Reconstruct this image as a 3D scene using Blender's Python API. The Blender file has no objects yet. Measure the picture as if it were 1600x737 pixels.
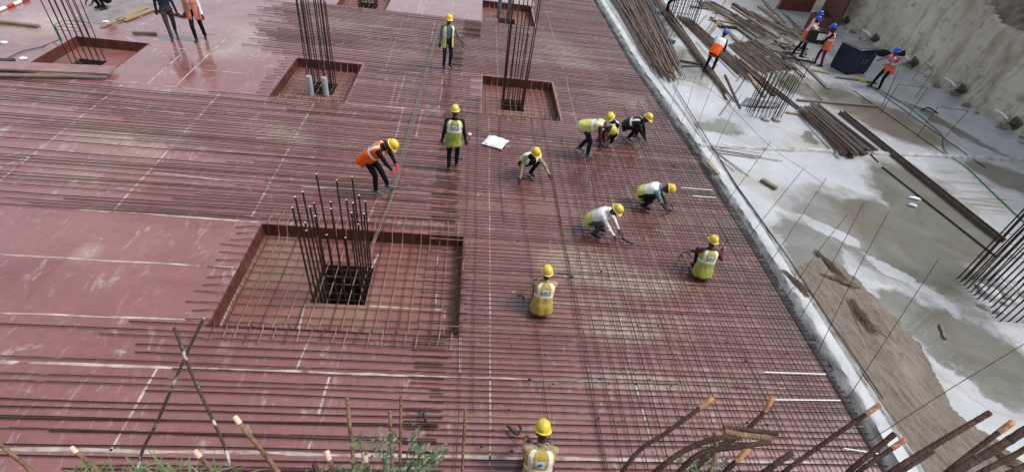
import bpy, math, random
import numpy as np
from mathutils import Vector, Matrix, noise as mnoise
random.seed(11); rng = np.random.default_rng(11)
S = bpy.context.scene
COL = S.collection

# ------------------------------------------------------------------ camera
F = 767.84; CX, CY = 800.0, 368.5; H = 7.09
RW = np.array([[0.99190877, -0.04064399, 0.12027079],
               [0.0636193, -0.66068928, -0.74795873],
               [0.10986165, 0.74955836, -0.65275775]])      # rows: image right, image down, forward
cam = bpy.data.objects.new('camera', bpy.data.cameras.new('camera')); COL.objects.link(cam)
cam.data.sensor_width = 36.0; cam.data.sensor_fit = 'HORIZONTAL'
cam.data.lens = 36.0 * F / 1600.0
cam.data.clip_start = 0.05; cam.data.clip_end = 2000
m = Matrix(((RW[0][0], -RW[1][0], -RW[2][0], 0), (RW[0][1], -RW[1][1], -RW[2][1], 0),
            (RW[0][2], -RW[1][2], -RW[2][2], H), (0, 0, 0, 1)))
cam.matrix_world = m
S.camera = cam

# ------------------------------------------------------------------ sky, sun, exposure
SUN_EL, SUN_AZ = math.radians(54), math.radians(90)        # azimuth measured from +Y towards +X
w = bpy.data.worlds.new('World'); S.world = w; w.use_nodes = True
nt = w.node_tree; nt.nodes.clear()
sky = nt.nodes.new('ShaderNodeTexSky'); sky.sky_type = 'NISHITA'; sky.sun_disc = False
sky.sun_elevation = SUN_EL; sky.sun_rotation = SUN_AZ
sky.air_density = 1.0; sky.dust_density = 2.0; sky.ozone_density = 1.0
hs = nt.nodes.new('ShaderNodeHueSaturation'); hs.inputs['Saturation'].default_value = 0.42
bg = nt.nodes.new('ShaderNodeBackground'); bg.inputs['Strength'].default_value = 0.12
wo = nt.nodes.new('ShaderNodeOutputWorld')
nt.links.new(sky.outputs[0], hs.inputs['Color']); nt.links.new(hs.outputs[0], bg.inputs['Color']); nt.links.new(bg.outputs[0], wo.inputs[0])
sl = bpy.data.lights.new('sun', 'SUN'); sl.energy = 1.5; sl.angle = math.radians(16); sl.color = (1, 0.98, 0.95)
so = bpy.data.objects.new('sun', sl); COL.objects.link(so)
sd = Vector((math.sin(SUN_AZ) * math.cos(SUN_EL), math.cos(SUN_AZ) * math.cos(SUN_EL), math.sin(SUN_EL)))
so.rotation_euler = sd.to_track_quat('Z', 'Y').to_euler()
S.view_settings.view_transform = 'Standard'; S.view_settings.look = 'None'
S.view_settings.exposure = 0.92; S.view_settings.gamma = 1.0

# ------------------------------------------------------------------ pixel -> place helpers (survey of the photo)
def ray(px, py):
    return RW.T @ np.array([(px - CX) / F, (py - CY) / F, 1.0])
def G(px, py, z=0.0):                       # the point of the level plane z seen at that pixel
    d = ray(px, py); t = (z - H) / d[2]
    return Vector((d[0] * t, d[1] * t, z))
def D(px, py, depth):                       # the point seen there at a distance in front of the lens
    d = ray(px, py) * depth
    return Vector((d[0], d[1], d[2] + H))
def UP(base, px, py):                       # the point above `base` (same Y) seen at that pixel: a leaning tip
    d = ray(px, py); t = base[1] / d[1]
    return Vector((d[0] * t, base[1], H + d[2] * t))

# ------------------------------------------------------------------ materials
MATS = {}
def mat(name, c1, c2=None, scale=6.0, rough=0.6, rough2=None, bump=0.0, bscale=None, metal=0.0, detail=6.0, lo=0.35, hi=0.65, spec=0.5, stretch=None, c3=None, scale3=1.0, lo3=.5, hi3=.7):
    if name in MATS: return MATS[name]
    m = bpy.data.materials.new(name); m.use_nodes = True
    n = m.node_tree.nodes; l = m.node_tree.links
    b = n['Principled BSDF']
    b.inputs['Metallic'].default_value = metal; b.inputs['Roughness'].default_value = rough
    b.inputs['Specular IOR Level'].default_value = spec
    c4 = lambda c: (c[0], c[1], c[2], 1)
    b.inputs['Base Color'].default_value = c4(c1)
    if c2 is not None or bump:
        tc = n.new('ShaderNodeTexCoord'); src = tc.outputs['Object']
        if stretch:
            mp = n.new('ShaderNodeMapping'); mp.inputs['Scale'].default_value = stretch
            l.new(src, mp.inputs['Vector']); src = mp.outputs[0]
    if c2 is not None:
        nz = n.new('ShaderNodeTexNoise'); nz.inputs['Scale'].default_value = scale; nz.inputs['Detail'].default_value = detail
        l.new(src, nz.inputs['Vector'])
        mr = n.new('ShaderNodeMapRange'); mr.inputs['From Min'].default_value = lo; mr.inputs['From Max'].default_value = hi
        l.new(nz.outputs['Fac'], mr.inputs['Value'])
        mx = n.new('ShaderNodeMix'); mx.data_type = 'RGBA'
        mx.inputs[6].default_value = c4(c1); mx.inputs[7].default_value = c4(c2)
        l.new(mr.outputs[0], mx.inputs[0]); out = mx.outputs[2]
        if c3 is not None:
            n3 = n.new('ShaderNodeTexNoise'); n3.inputs['Scale'].default_value = scale3; n3.inputs['Detail'].default_value = 8
            l.new(src, n3.inputs['Vector'])
            m3 = n.new('ShaderNodeMapRange'); m3.inputs['From Min'].default_value = lo3; m3.inputs['From Max'].default_value = hi3
            l.new(n3.outputs['Fac'], m3.inputs['Value'])
            x3 = n.new('ShaderNodeMix'); x3.data_type = 'RGBA'; x3.inputs[7].default_value = c4(c3)
            l.new(m3.outputs[0], x3.inputs[0]); l.new(out, x3.inputs[6]); out = x3.outputs[2]
        l.new(out, b.inputs['Base Color'])
        if rough2 is not None:
            r = n.new('ShaderNodeMapRange'); r.inputs['To Min'].default_value = rough; r.inputs['To Max'].default_value = rough2
            l.new(mr.outputs[0], r.inputs['Value']); l.new(r.outputs[0], b.inputs['Roughness'])
    if bump:
        nb = n.new('ShaderNodeTexNoise'); nb.inputs['Scale'].default_value = bscale or scale * 3; nb.inputs['Detail'].default_value = 8
        l.new(src, nb.inputs['Vector'])
        bp = n.new('ShaderNodeBump'); bp.inputs['Strength'].default_value = bump; bp.inputs['Distance'].default_value = 0.02
        l.new(nb.outputs['Fac'], bp.inputs['Height']); l.new(bp.outputs[0], b.inputs['Normal'])
    MATS[name] = m
    return m

class NB:                                   # small helper for longer node materials
    def __init__(s, name):
        s.m = bpy.data.materials.new(name); s.m.use_nodes = True; MATS[name] = s.m
        s.n = s.m.node_tree.nodes; s.l = s.m.node_tree.links; s.b = s.n['Principled BSDF']
        tc = s.n.new('ShaderNodeTexCoord'); s.co = tc.outputs['Object']
    def noise(s, scale, detail=6, dist=0.0, vec=None, stretch=None, rough=.5):
        v = vec or s.co
        if stretch:
            mp = s.n.new('ShaderNodeMapping'); mp.inputs['Scale'].default_value = stretch; s.l.new(v, mp.inputs['Vector']); v = mp.outputs[0]
        x = s.n.new('ShaderNodeTexNoise'); x.inputs['Scale'].default_value = scale; x.inputs['Detail'].default_value = detail
        x.inputs['Distortion'].default_value = dist; x.inputs['Roughness'].default_value = rough
        s.l.new(v, x.inputs['Vector']); return x.outputs['Fac']
    def rng(s, v, a, b, c=0.0, d=1.0, smooth=False):
        x = s.n.new('ShaderNodeMapRange'); x.inputs['From Min'].default_value = a; x.inputs['From Max'].default_value = b
        x.inputs['To Min'].default_value = c; x.inputs['To Max'].default_value = d
        if smooth: x.interpolation_type = 'SMOOTHSTEP'
        s.l.new(v, x.inputs['Value']); return x.outputs[0]
    def math(s, op, a, b=None):
        x = s.n.new('ShaderNodeMath'); x.operation = op
        for i, v in enumerate((a, b)):
            if v is None: continue
            if isinstance(v, (int, float)): x.inputs[i].default_value = v
            else: s.l.new(v, x.inputs[i])
        return x.outputs[0]
    def mix(s, f, a, b):
        x = s.n.new('ShaderNodeMix'); x.data_type = 'RGBA'
        for i, v in ((0, f), (6, a), (7, b)):
            if isinstance(v, tuple): x.inputs[i].default_value = (*v, 1)
            elif isinstance(v, (int, float)): x.inputs[i].default_value = v
            else: s.l.new(v, x.inputs[i])
        return x.outputs[2]
    def blob(s, cx, cy, rx, ry, ang, vec=None):         # 1 at the centre of a lying ellipse, 0 on its rim, negative outside
        mp = s.n.new('ShaderNodeMapping'); mp.vector_type = 'TEXTURE'
        mp.inputs['Location'].default_value = (cx, cy, 0); mp.inputs['Rotation'].default_value = (0, 0, ang); mp.inputs['Scale'].default_value = (rx, ry, 1)
        s.l.new(vec or s.co, mp.inputs['Vector'])
        sp = s.n.new('ShaderNodeSeparateXYZ'); s.l.new(mp.outputs[0], sp.inputs[0])
        q = s.math('ADD', s.math('MULTIPLY', sp.outputs[0], sp.outputs[0]), s.math('MULTIPLY', sp.outputs[1], sp.outputs[1]))
        return s.math('SUBTRACT', 1.0, s.math('SQRT', q))
    def blobs(s, lst, vec=None):
        o = None
        for b in lst:
            v = s.blob(*b, vec=vec)
            o = v if o is None else s.math('MAXIMUM', o, v)
        return o
    def bump(s, h, strength, dist=0.02):
        x = s.n.new('ShaderNodeBump'); x.inputs['Strength'].default_value = strength; x.inputs['Distance'].default_value = dist
        s.l.new(h, x.inputs['Height']); s.l.new(x.outputs[0], s.b.inputs['Normal'])
    def base(s, v): s.l.new(v, s.b.inputs['Base Color'])
    def rough(s, v): s.l.new(v, s.b.inputs['Roughness'])

def pblob(p0, p1, wpx, z=0.0):              # ellipse on the ground between two pixels, half width in metres
    a, b = G(*p0, z), G(*p1, z); c = (a + b) / 2; d = b - a
    return (c.x, c.y, max(d.length / 2, .05), wpx, math.atan2(d.y, d.x))

# deck: red film-faced plywood, worn, wet, dusted with cement
def deck_material():
    k = NB('plywood_deck')
    n1 = k.noise(0.9, 6); n2 = k.noise(7, 8); n3 = k.noise(0.45, 8, dist=.6)
    c = k.mix(k.rng(n1, .35, .65), (.180, .064, .058), (.240, .098, .090))
    c = k.mix(k.rng(n2, .45, .75, 0, .55), c, (.125, .042, .036))
    # sheet to sheet tone
    br = k.n.new('ShaderNodeTexBrick'); br.inputs['Scale'].default_value = 1.0; br.inputs['Mortar Size'].default_value = 0.004
    br.inputs['Brick Width'].default_value = 2.44; br.inputs['Row Height'].default_value = 1.15
    br.inputs['Color1'].default_value = (0, 0, 0, 1); br.inputs['Color2'].default_value = (1, 1, 1, 1); br.inputs['Mortar'].default_value = (.3, .3, .3, 1)
    mp = k.n.new('ShaderNodeMapping'); mp.inputs['Location'].default_value = (.9, -.93, 0); k.l.new(k.co, mp.inputs['Vector'])
    k.l.new(mp.outputs[0], br.inputs['Vector'])
    bw = k.n.new('ShaderNodeRGBToBW'); k.l.new(br.outputs['Color'], bw.inputs[0])
    c = k.mix(k.rng(bw.outputs[0], 0, 1, 0, .6), c, (.255, .112, .102))
    # cement dusting and dried laitance where crew walked; top right wash paints sky reflection
    dust_and_glare = k.blobs([pblob((60, 205), (330, 215), 1.6), pblob((270, 60), (450, 70), 2.4), pblob((330, 165), (560, 250), .8),
                    pblob((740, 395), (1010, 420), .75), pblob((780, 500), (1120, 520), .5), pblob((820, 592), (1180, 600), .3), pblob((760, 470), (1000, 478), .35), pblob((850, 420), (1150, 455), .5), pblob((820, 20), (960, 190), 1.6),
                    pblob((100, 385), (180, 395), .45), pblob((380, 10), (700, 60), 1.5), pblob((0, 60), (120, 20), 2.0), pblob((20, 250), (260, 300), 1.0), pblob((560, 60), (740, 110), 1.3), pblob((930, 130), (1050, 190), .9)])
    dm = k.math('ADD', k.math('MULTIPLY', dust_and_glare, .55), k.math('MULTIPLY', k.math('SUBTRACT', n3, .5), 1.5))
    dm = k.math('MULTIPLY', k.rng(dm, .05, .6, 0, 1, True), k.rng(k.noise(14, 8, stretch=(1, .35, 1)), .3, .65, .25, 1))
    c = k.mix(k.rng(dm, 0, 1, 0, .78), c, (.44, .36, .27))
    sc = k.rng(k.noise(2.2, 10, dist=.8, rough=.65), .60, .72)
    c = k.mix(k.rng(sc, 0, 1, 0, .7), c, (.46, .39, .36))
    scr = k.math('MULTIPLY', k.rng(k.noise(3.0, 10, stretch=(1.6, .5, 1), rough=.7, dist=1.2), .57, .68), k.rng(k.noise(.5, 4), .36, .56))
    c = k.mix(k.rng(scr, 0, 1, 0, .75), c, (.42, .36, .33))
    # rust water streaks
    st = k.rng(k.noise(1.3, 6, stretch=(.35, 3.0, 1)), .62, .75, 0, .5)
    c = k.mix(st, c, (.16, .055, .035))
    # dark grime by the pour joint
    sep = k.n.new('ShaderNodeSeparateXYZ'); k.l.new(k.co, sep.inputs[0])
    gr = k.math('MULTIPLY', k.rng(sep.outputs[0], 5.0, 7.0), k.rng(k.noise(1.1, 8), .35, .6))
    c = k.mix(k.rng(gr, 0, 1, 0, .75), c, (.075, .055, .05))
    # rows of faded blue-black mill stamps on the sheets
    fx = k.math('FRACT', k.math('DIVIDE', sep.outputs[0], .205)); fy = k.math('FRACT', k.math('DIVIDE', k.math('ADD', sep.outputs[1], .28), .46))
    on = k.math('MULTIPLY', k.math('LESS_THAN', fx, .16), k.math('LESS_THAN', fy, .48))
    zone = k.math('MULTIPLY', k.math('MULTIPLY', k.rng(sep.outputs[0], -2.2, -1.9), k.rng(sep.outputs[0], 4.2, 3.6)), k.math('MULTIPLY', k.rng(sep.outputs[1], 2.6, 2.8), k.rng(sep.outputs[1], 7.2, 6.6)))
    letters = k.rng(k.noise(42, 3), .44, .56, .15, .75)
    c = k.mix(k.math('MULTIPLY', k.math('MULTIPLY', on, zone), k.math('MULTIPLY', letters, k.rng(k.noise(.8, 3), .4, .6, .3, 1))), c, (.05, .05, .085))
    k.base(c)
    r = k.rng(k.noise(1.6, 8), .35, .65, .17, .40)
    film = k.rng(k.math('ADD', k.blobs([pblob((860, 30), (1000, 190), 1.5), pblob((1200, 560), (1330, 680), .5), pblob((250, 30), (420, 130), 2.2), pblob((1040, 190), (1090, 300), .8)]), k.math('MULTIPLY', k.math('SUBTRACT', n3, .5), 1.6)), .0, .25)
    r = k.math('ADD', r, k.math('MULTIPLY', dm, .3)); r = k.math('MULTIPLY', r, k.rng(film, 0, 1, 1, .3))
    k.rough(r); k.bump(k.noise(5, 8), .08, .01)
    k.b.inputs['Specular IOR Level'].default_value = .6; k.b.inputs['Coat Weight'].default_value = .9; k.b.inputs['Coat IOR'].default_value = 1.45
    k.l.new(k.rng(k.noise(.7, 6), .35, .65, .06, .28), k.b.inputs['Coat Roughness'])
    return k.m

def slab_material():                        # last week's concrete under a sheet of curing water
    k = NB('wet_concrete'); z = .12
    wv = k.n.new('ShaderNodeTexNoise'); wv.inputs['Scale'].default_value = .55; wv.inputs['Detail'].default_value = 5; k.l.new(k.co, wv.inputs['Vector'])
    vm = k.n.new('ShaderNodeVectorMath'); vm.operation = 'SUBTRACT'; k.l.new(wv.outputs['Color'], vm.inputs[0]); vm.inputs[1].default_value = (.5, .5, .5)
    wv.inputs['Detail'].default_value = 9; wv.inputs['Roughness'].default_value = .62; vs = k.n.new('ShaderNodeVectorMath'); vs.operation = 'SCALE'; vs.inputs['Scale'].default_value = 2.3; k.l.new(vm.outputs[0], vs.inputs[0])
    va = k.n.new('ShaderNodeVectorMath'); va.operation = 'ADD'; k.l.new(k.co, va.inputs[0]); k.l.new(vs.outputs[0], va.inputs[1]); W = va.outputs[0]
    pond = k.blobs([pblob((1240, 300), (1560, 470), 1.9, z), pblob((1400, 250), (1500, 430), 1.5, z), pblob((1235, 340), (1290, 440), .8, z), pblob((1420, 470), (1640, 640), 1.2, z),
                    pblob((1275, 130), (1480, 235), 1.5, z), pblob((1500, 255), (1640, 300), .9, z), pblob((1085, 195), (1170, 205), .6, z), pblob((1250, 215), (1285, 225), .5, z),
                    pblob((1050, 70), (1090, 130), 1.2, z), pblob((1360, 480), (1480, 520), .7, z), pblob((1140, 20), (1230, 90), 1.0, z), pblob((1010, 20), (1050, 60), 1.2, z), pblob((1200, 110), (1290, 160), .8, z), pblob((1395, 150), (1580, 250), .35, z)], W)
    pm = k.rng(k.math('ADD', pond, k.math('MULTIPLY', k.math('SUBTRACT', k.noise(2.6, 9, rough=.65), .5), .35)), -.10, .26, 0, 1, True)
    pale = k.blobs([pblob((1240, 335), (1360, 395), .28, z), pblob((1350, 400), (1500, 495), .26, z), pblob((1420, 560), (1600, 660), .5, z)], W)  # pale patches colour in the sky that the water film reflects
    pm = k.math('MULTIPLY', pm, k.rng(pale, .0, .2, 1, .12))
    n1 = k.noise(.8, 8, dist=.4); n2 = k.noise(6, 8)
    conc = k.mix(k.rng(n1, .3, .7), (.34, .345, .365), (.46, .467, .49))
    conc = k.mix(k.rng(n2, .5, .8, 0, .4), conc, (.38, .375, .36))
    conc = k.mix(k.rng(k.noise(.42, 10, rough=.62, dist=.5), .52, .66, 0, .7), conc, (.29, .265, .215))
    mud = k.mix(k.rng(k.noise(.9, 6, dist=.8), .35, .7), (.115, .112, .092), (.175, .175, .155))
    mud = k.mix(k.rng(k.noise(.35, 8), .5, .72, 0, .8), mud, (.135, .10, .066))
    c = k.mix(pm, conc, mud)
    c = k.mix(k.math('MULTIPLY', k.rng(k.noise(38, 6, rough=.7), .62, .72, 0, .5), k.rng(k.noise(.7, 6), .48, .62)), c, (.17, .155, .13))
    rim = k.math('MULTIPLY', k.rng(pond, -.10, -.01), k.rng(pond, .06, .0))
    c = k.mix(k.rng(rim, 0, 1, 0, .45), c, (.23, .21, .17))
    # wind-combed ripples of silt
    st = k.math('MULTIPLY', k.rng(k.noise(1.0, 6, stretch=(.5, 9, 1)), .45, .62), k.rng(k.blobs([pblob((1440, 265), (1600, 330), 1.6, z)]), 0, .4))
    c = k.mix(k.rng(st, 0, 1, 0, .85), c, (.21, .19, .15))
    k.base(c)
    k.rough(k.math('ADD', k.rng(pm, 0, 1, .22, .05), k.rng(n2, .4, .7, 0, .12)))
    k.bump(k.math('MULTIPLY', k.noise(9, 8), k.rng(pm, 0, 1, 1, .06)), .12, .02)
    return k.m

def wall_material():
    k = NB('sprayed_concrete')
    n1 = k.noise(.5, 10, rough=.62); n2 = k.noise(3, 10); n3 = k.noise(1.2, 8, stretch=(1, 1.6, .35), dist=.5)
    c = k.mix(k.rng(n1, .35, .65), (.42, .375, .295), (.55, .51, .42))
    c = k.mix(k.rng(n3, .52, .72, 0, .7), c, (.24, .175, .105))
    c = k.mix(k.rng(n2, .54, .70, 0, .7), c, (.20, .17, .13))
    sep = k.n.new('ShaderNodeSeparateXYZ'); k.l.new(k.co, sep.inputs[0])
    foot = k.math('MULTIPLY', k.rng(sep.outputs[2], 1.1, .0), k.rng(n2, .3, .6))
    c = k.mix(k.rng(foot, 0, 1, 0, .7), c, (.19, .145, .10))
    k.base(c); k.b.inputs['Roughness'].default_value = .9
    k.bump(k.noise(6, 10, rough=.65), .6, .06)
    return k.m

RUST = lambda: mat('rusty_steel', (.042, .022, .017), (.10, .05, .032), scale=9, rough=.42, spec=.4, bump=.25, bscale=60, c3=(.25, .19, .14), scale3=2.2, lo3=.56, hi3=.72)
RUSTD = lambda: mat('dark_rusty_steel', (.022, .013, .011), (.055, .03, .022), scale=9, rough=.6, bump=.25, bscale=60, spec=.2)
RUSTT = lambda: mat('dusty_steel', (.15, .095, .062), (.27, .20, .145), scale=6, rough=.75, bump=.2, bscale=60)
RUSTB = lambda: mat('bluish_steel', (.075, .075, .09), (.15, .13, .125), scale=7, rough=.5)
CUT = lambda: mat('sawn_bar_end', (.80, .62, .52), (.60, .42, .32), scale=60, rough=.5)
BIGRUST = lambda: mat('heavy_rusty_bar', (.030, .016, .013), (.085, .045, .03), scale=14, rough=.75, bump=.5, bscale=90, spec=.25, c3=(.15, .085, .055), scale3=6, lo3=.56, hi3=.72)
BROWNBAR = lambda: mat('brown_rusty_bar', (.15, .085, .045), (.27, .165, .09), scale=30, rough=.8, bump=.9, bscale=90, c3=(.10, .05, .03), scale3=11)
CEMBAR = lambda: mat('cement_spattered_bar', (.045, .028, .022), (.44, .43, .41), scale=9, rough=.8, bump=.5, lo=.54, hi=.60)
CAPM = lambda: mat('orange_bar_sleeve', (.50, .25, .12), (.26, .11, .05), scale=45, rough=.65, lo=.4, hi=.6)
TIMBER = lambda: mat('weathered_timber', (.115, .085, .06), (.21, .165, .12), scale=3, rough=.8, bump=.3, stretch=(1, 12, 12))
PALET = lambda: mat('pale_timber', (.34, .27, .17), (.23, .17, .105), scale=3, rough=.8, bump=.2, stretch=(1, 10, 10))
GREYST = lambda: mat('brown_grey_board', (.10, .078, .064), (.17, .14, .118), scale=5, rough=.7, bump=.3, stretch=(1, 8, 8))
SHUT = lambda: mat('oxide_red_steel', (.085, .025, .02), (.13, .042, .032), scale=4, rough=.5, bump=.1)
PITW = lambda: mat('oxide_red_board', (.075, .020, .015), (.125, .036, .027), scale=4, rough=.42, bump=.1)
PVC = lambda: mat('grey_plastic_pipe', (.30, .34, .37), (.38, .41, .43), scale=5, rough=.35)
WHITEP = lambda: mat('white_plastic_pipe', (.74, .74, .74), (.62, .61, .60), scale=8, rough=.4)
TAPE = lambda: mat('joint_tape', (.46, .40, .37), (.30, .20, .19), scale=4, rough=.6, lo=.4, hi=.62, c3=(.20, .085, .085), scale3=2.3, lo3=.57, hi3=.66)
BLACK = lambda: mat('black_rubber', (.018, .018, .02), rough=.6)

# ------------------------------------------------------------------ mesh builder
class MB:
    def __init__(s): s.v = []; s.f = []; s.mi = []
    def add(s, vs, fs, mi=0):
        o = len(s.v); s.v.extend([tuple(v) for v in vs]); s.f.extend([tuple(i + o for i in f) for f in fs]); s.mi.extend([mi] * len(fs))
    def box(s, c, size, rot=None, mi=0, bev=0.0):
        x, y, z = (q / 2 for q in size); c = Vector(c); R = rot or Matrix.Identity(3)
        if bev <= 0:
            vs = [c + R @ Vector((sx * x, sy * y, sz * z)) for sx in (-1, 1) for sy in (-1, 1) for sz in (-1, 1)]
            s.add(vs, [(0, 1, 3, 2), (4, 6, 7, 5), (0, 4, 5, 1), (2, 3, 7, 6), (0, 2, 6, 4), (1, 5, 7, 3)], mi); return
        b = min(bev, x * .9, y * .9, z * .9); rings = []
        for zz, ins in ((-z, b), (-z + b, 0), (z - b, 0), (z, b)):
            X, Y = x - ins, y - ins; q = b if ins == 0 else b * .4
            rings.append([(X - q, -Y), (X, -Y + q), (X, Y - q), (X - q, Y), (-X + q, Y), (-X, Y - q), (-X, -Y + q), (-X + q, -Y)])
            rings[-1] = [c + R @ Vector((a, bb, zz)) for a, bb in rings[-1]]
        vs = sum(rings, []); fs = [tuple(range(7, -1, -1)), tuple(24 + i for i in range(8))]
        for r in range(3):
            for i in range(8): fs.append((r * 8 + i, r * 8 + (i + 1) % 8, r * 8 + 8 + (i + 1) % 8, r * 8 + 8 + i))
        s.add(vs, fs, mi)
    def tube(s, pts, r, sides=6, mi=0, cap=None, ell=None):
        pts = [Vector(p) for p in pts]; n = len(pts); rs = r if isinstance(r, (list, tuple)) else [r] * n
        vs = []; up = None
        for i, p in enumerate(pts):
            t = (pts[min(i + 1, n - 1)] - pts[max(i - 1, 0)])
            t = t.normalized() if t.length > 1e-9 else Vector((0, 0, 1))
            if up is None:
                a = Vector((0, 0, 1)) if abs(t.z) < .9 else Vector((1, 0, 0)); up = t.cross(a).normalized()
            else:
                up = (up - t * up.dot(t)); up = up.normalized() if up.length > 1e-6 else t.orthogonal().normalized()
            v = t.cross(up)
            for k in range(sides):
                q = 2 * math.pi * k / sides
                vs.append(p + up * (math.cos(q) * rs[i]) + v * (math.sin(q) * rs[i]))
        fs = [(i * sides + k, i * sides + (k + 1) % sides, (i + 1) * sides + (k + 1) % sides, (i + 1) * sides + k) for i in range(n - 1) for k in range(sides)]
        s.add(vs, fs, mi)
        o = len(s.v) - len(vs)
        s.f.append(tuple(o + k for k in range(sides - 1, -1, -1))); s.mi.append(mi)
        s.f.append(tuple(o + (n - 1) * sides + k for k in range(sides))); s.mi.append(mi if cap is None else cap)
    def prism(s, poly, z0, z1, mi=0, rnd=None):
        n = len(poly); vs = [(p[0], p[1], z0) for p in poly] + [(p[0], p[1], z1) for p in poly]
        s.add(vs, [tuple(range(n - 1, -1, -1)), tuple(range(n, 2 * n))] + [(i, (i + 1) % n, n + (i + 1) % n, n + i) for i in range(n)], mi)
    def build(s, name, mats, parent=None, smooth=True, loc=None):
        me = bpy.data.meshes.new(name); me.from_pydata(s.v, [], s.f)
        for q in (mats if isinstance(mats, (list, tuple)) else [mats]): me.materials.append(q)
        if any(s.mi): me.polygons.foreach_set('material_index', s.mi)
        if smooth: me.polygons.foreach_set('use_smooth', [True] * len(s.f)); 
        me.update()
        if smooth: me.set_sharp_from_angle(angle=math.radians(42))
        o = bpy.data.objects.new(name, me); COL.objects.link(o)
        if parent: o.parent = parent
        if loc is not None: o.location = loc
        return o
def shift(mb, c):                           # make the mesh local to the point c
    mb.v = [(a - c[0], b - c[1], d - c[2]) for a, b, d in mb.v]; return mb
def tag(o, label, cat, group=None, kind=None):
    if label: o['label'] = label
    if cat: o['category'] = cat
    if group: o['group'] = group
    if kind: o['kind'] = kind
    return o
def thing(name, label, cat, loc=(0, 0, 0), rz=0.0, group=None):
    o = bpy.data.objects.new(name, None); COL.objects.link(o); o.location = loc; o.rotation_euler = (0, 0, rz); o.empty_display_size = .1
    return tag(o, label, cat, group)
def solo(mb, name, m, label, cat, loc, group=None, smooth=True):     # a thing that is one mesh, with its origin at loc
    return tag(shift(mb, loc).build(name, m, None, smooth, loc), label, cat, group)
def bez(p, n):                              # smooth curve through points (Catmull-Rom)
    p = [Vector(q) for q in p]; out = []
    P = [p[0] * 2 - p[1]] + p + [p[-1] * 2 - p[-2]]
    for i in range(1, len(P) - 2):
        for k in range(n):
            t = k / n; a, b, c, d = P[i - 1], P[i], P[i + 1], P[i + 2]
            out.append(.5 * ((2 * b) + (c - a) * t + (2 * a - 5 * b + 4 * c - d) * t * t + (3 * b - a - 3 * c + d) * t ** 3))
    out.append(p[-1]); return out
def wob(p0, p1, n, amp):                    # a bar that is not quite straight
    p0, p1 = Vector(p0), Vector(p1); s = random.uniform(0, 99); L = (p1 - p0).length
    out = []
    for i in range(n + 1):
        t = i / n; q = p0.lerp(p1, t)
        a = amp
        q.x += a * mnoise.noise((s, t * L * .35, 0)); q.y += a * mnoise.noise((s + 7, t * L * .35, 3)); q.z += a * .15 * mnoise.noise((s + 3, t * L * .5, 9))
        out.append(q)
    return out

# ================================================================== SETTING
gnd = MB(); gnd.add([(-400, -400, -3.2), (400, -400, -3.2), (400, 400, -3.2), (-400, 400, -3.2)], [(0, 1, 2, 3)])
tag(gnd.build('ground', mat('bare_soil', (.16, .12, .085), (.22, .17, .12), scale=.6, rough=.95, bump=.4)), None, None, kind='structure')

PITS = {'D': (-4.05, .14, 5.34, 8.02), 'B': (-5.66, -3.53, 13.61, 16.40), 'C': (.50, 2.95, 13.66, 16.46), 'A': (-12.38, -10.2, 13.62, 16.38),
        'B2': (-5.66, -3.62, 22.10, 25.1), 'C2': (.46, 2.80, 22.12, 25.1)}
HOLES = {'D': (-2.66, -1.66, 6.22, 7.24), 'B': (-4.90, -4.15, 14.58, 15.37), 'C': (1.15, 1.90, 14.66, 15.43), 'A': (-11.86, -11.08, 15.0, 15.46),
         'B2': (-5.0, -4.2, 23.0, 23.8), 'C2': (1.2, 2.0, 23.0, 23.8)}
PD = -.30
KL = [(920, -27), (935, 0), (962, 45), (995, 100), (1030, 148), (1066, 200), (1105, 255), (1180, 370), (1260, 500), (1330, 615), (1404, 737), (1500, 900)]
KLW = [G(*p) for p in KL]
KX_Y = np.array([p.y for p in KLW][::-1]); KX_X = np.array([p.x for p in KLW][::-1])
def kx(y): return float(np.interp(y, KX_Y, KX_X))

def holed_sheet(mb, xs, ys, inside, z):
    idx = {}
    def vi(x, y):
        if (x, y) not in idx: idx[(x, y)] = len(mb.v); mb.v.append((x, y, z))
        return idx[(x, y)]
    for i in range(len(xs) - 1):
        for j in range(len(ys) - 1):
            cx, cy = (xs[i] + xs[i + 1]) / 2, (ys[j] + ys[j + 1]) / 2
            if inside(cx, cy): continue
            mb.f.append((vi(xs[i], ys[j]), vi(xs[i + 1], ys[j]), vi(xs[i + 1], ys[j + 1]), vi(xs[i], ys[j + 1]))); mb.mi.append(0)
DECK_E = 6.35
deck = MB()
xs = sorted({-34, DECK_E} | {q for p in PITS.values() for q in p[:2]}); ys = sorted({-1.0, 48} | {q for p in PITS.values() for q in p[2:]})
holed_sheet(deck, xs, ys, lambda x, y: any(p[0] < x < p[1] and p[2] < y < p[3] for p in PITS.values()), 0.0)
# the strip along the pour joint follows its slight bend
yy = list(np.linspace(-1, 33, 60))
for a, b in zip(yy[:-1], yy[1:]):
    deck.add([(DECK_E, a, 0), (kx(a) - .30, a, 0), (kx(b) - .30, b, 0), (DECK_E, b, 0)], [(0, 1, 2, 3)])
    deck.add([(kx(a) - .30, a, 0), (kx(a) - .30, a, -.3), (kx(b) - .30, b, -.3), (kx(b) - .30, b, 0)], [(0, 1, 2, 3)])
DECKM = deck_material()
deck_o = tag(deck.build('floor', DECKM, smooth=False), None, None, kind='structure')
tr = MB()
for a, b in zip(yy[:-1], yy[1:]): tr.add([(kx(a) - .33, a, -.14), (kx(a) + .3, a, -.14), (kx(b) + .3, b, -.14), (kx(b) - .33, b, -.14)], [(0, 1, 2, 3)])
tag(tr.build('joint_trench', mat('wet_grime', (.05, .042, .038), (.12, .10, .09), scale=5, rough=.2, rough2=.6, bump=.4)), None, None, kind='structure')

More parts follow.
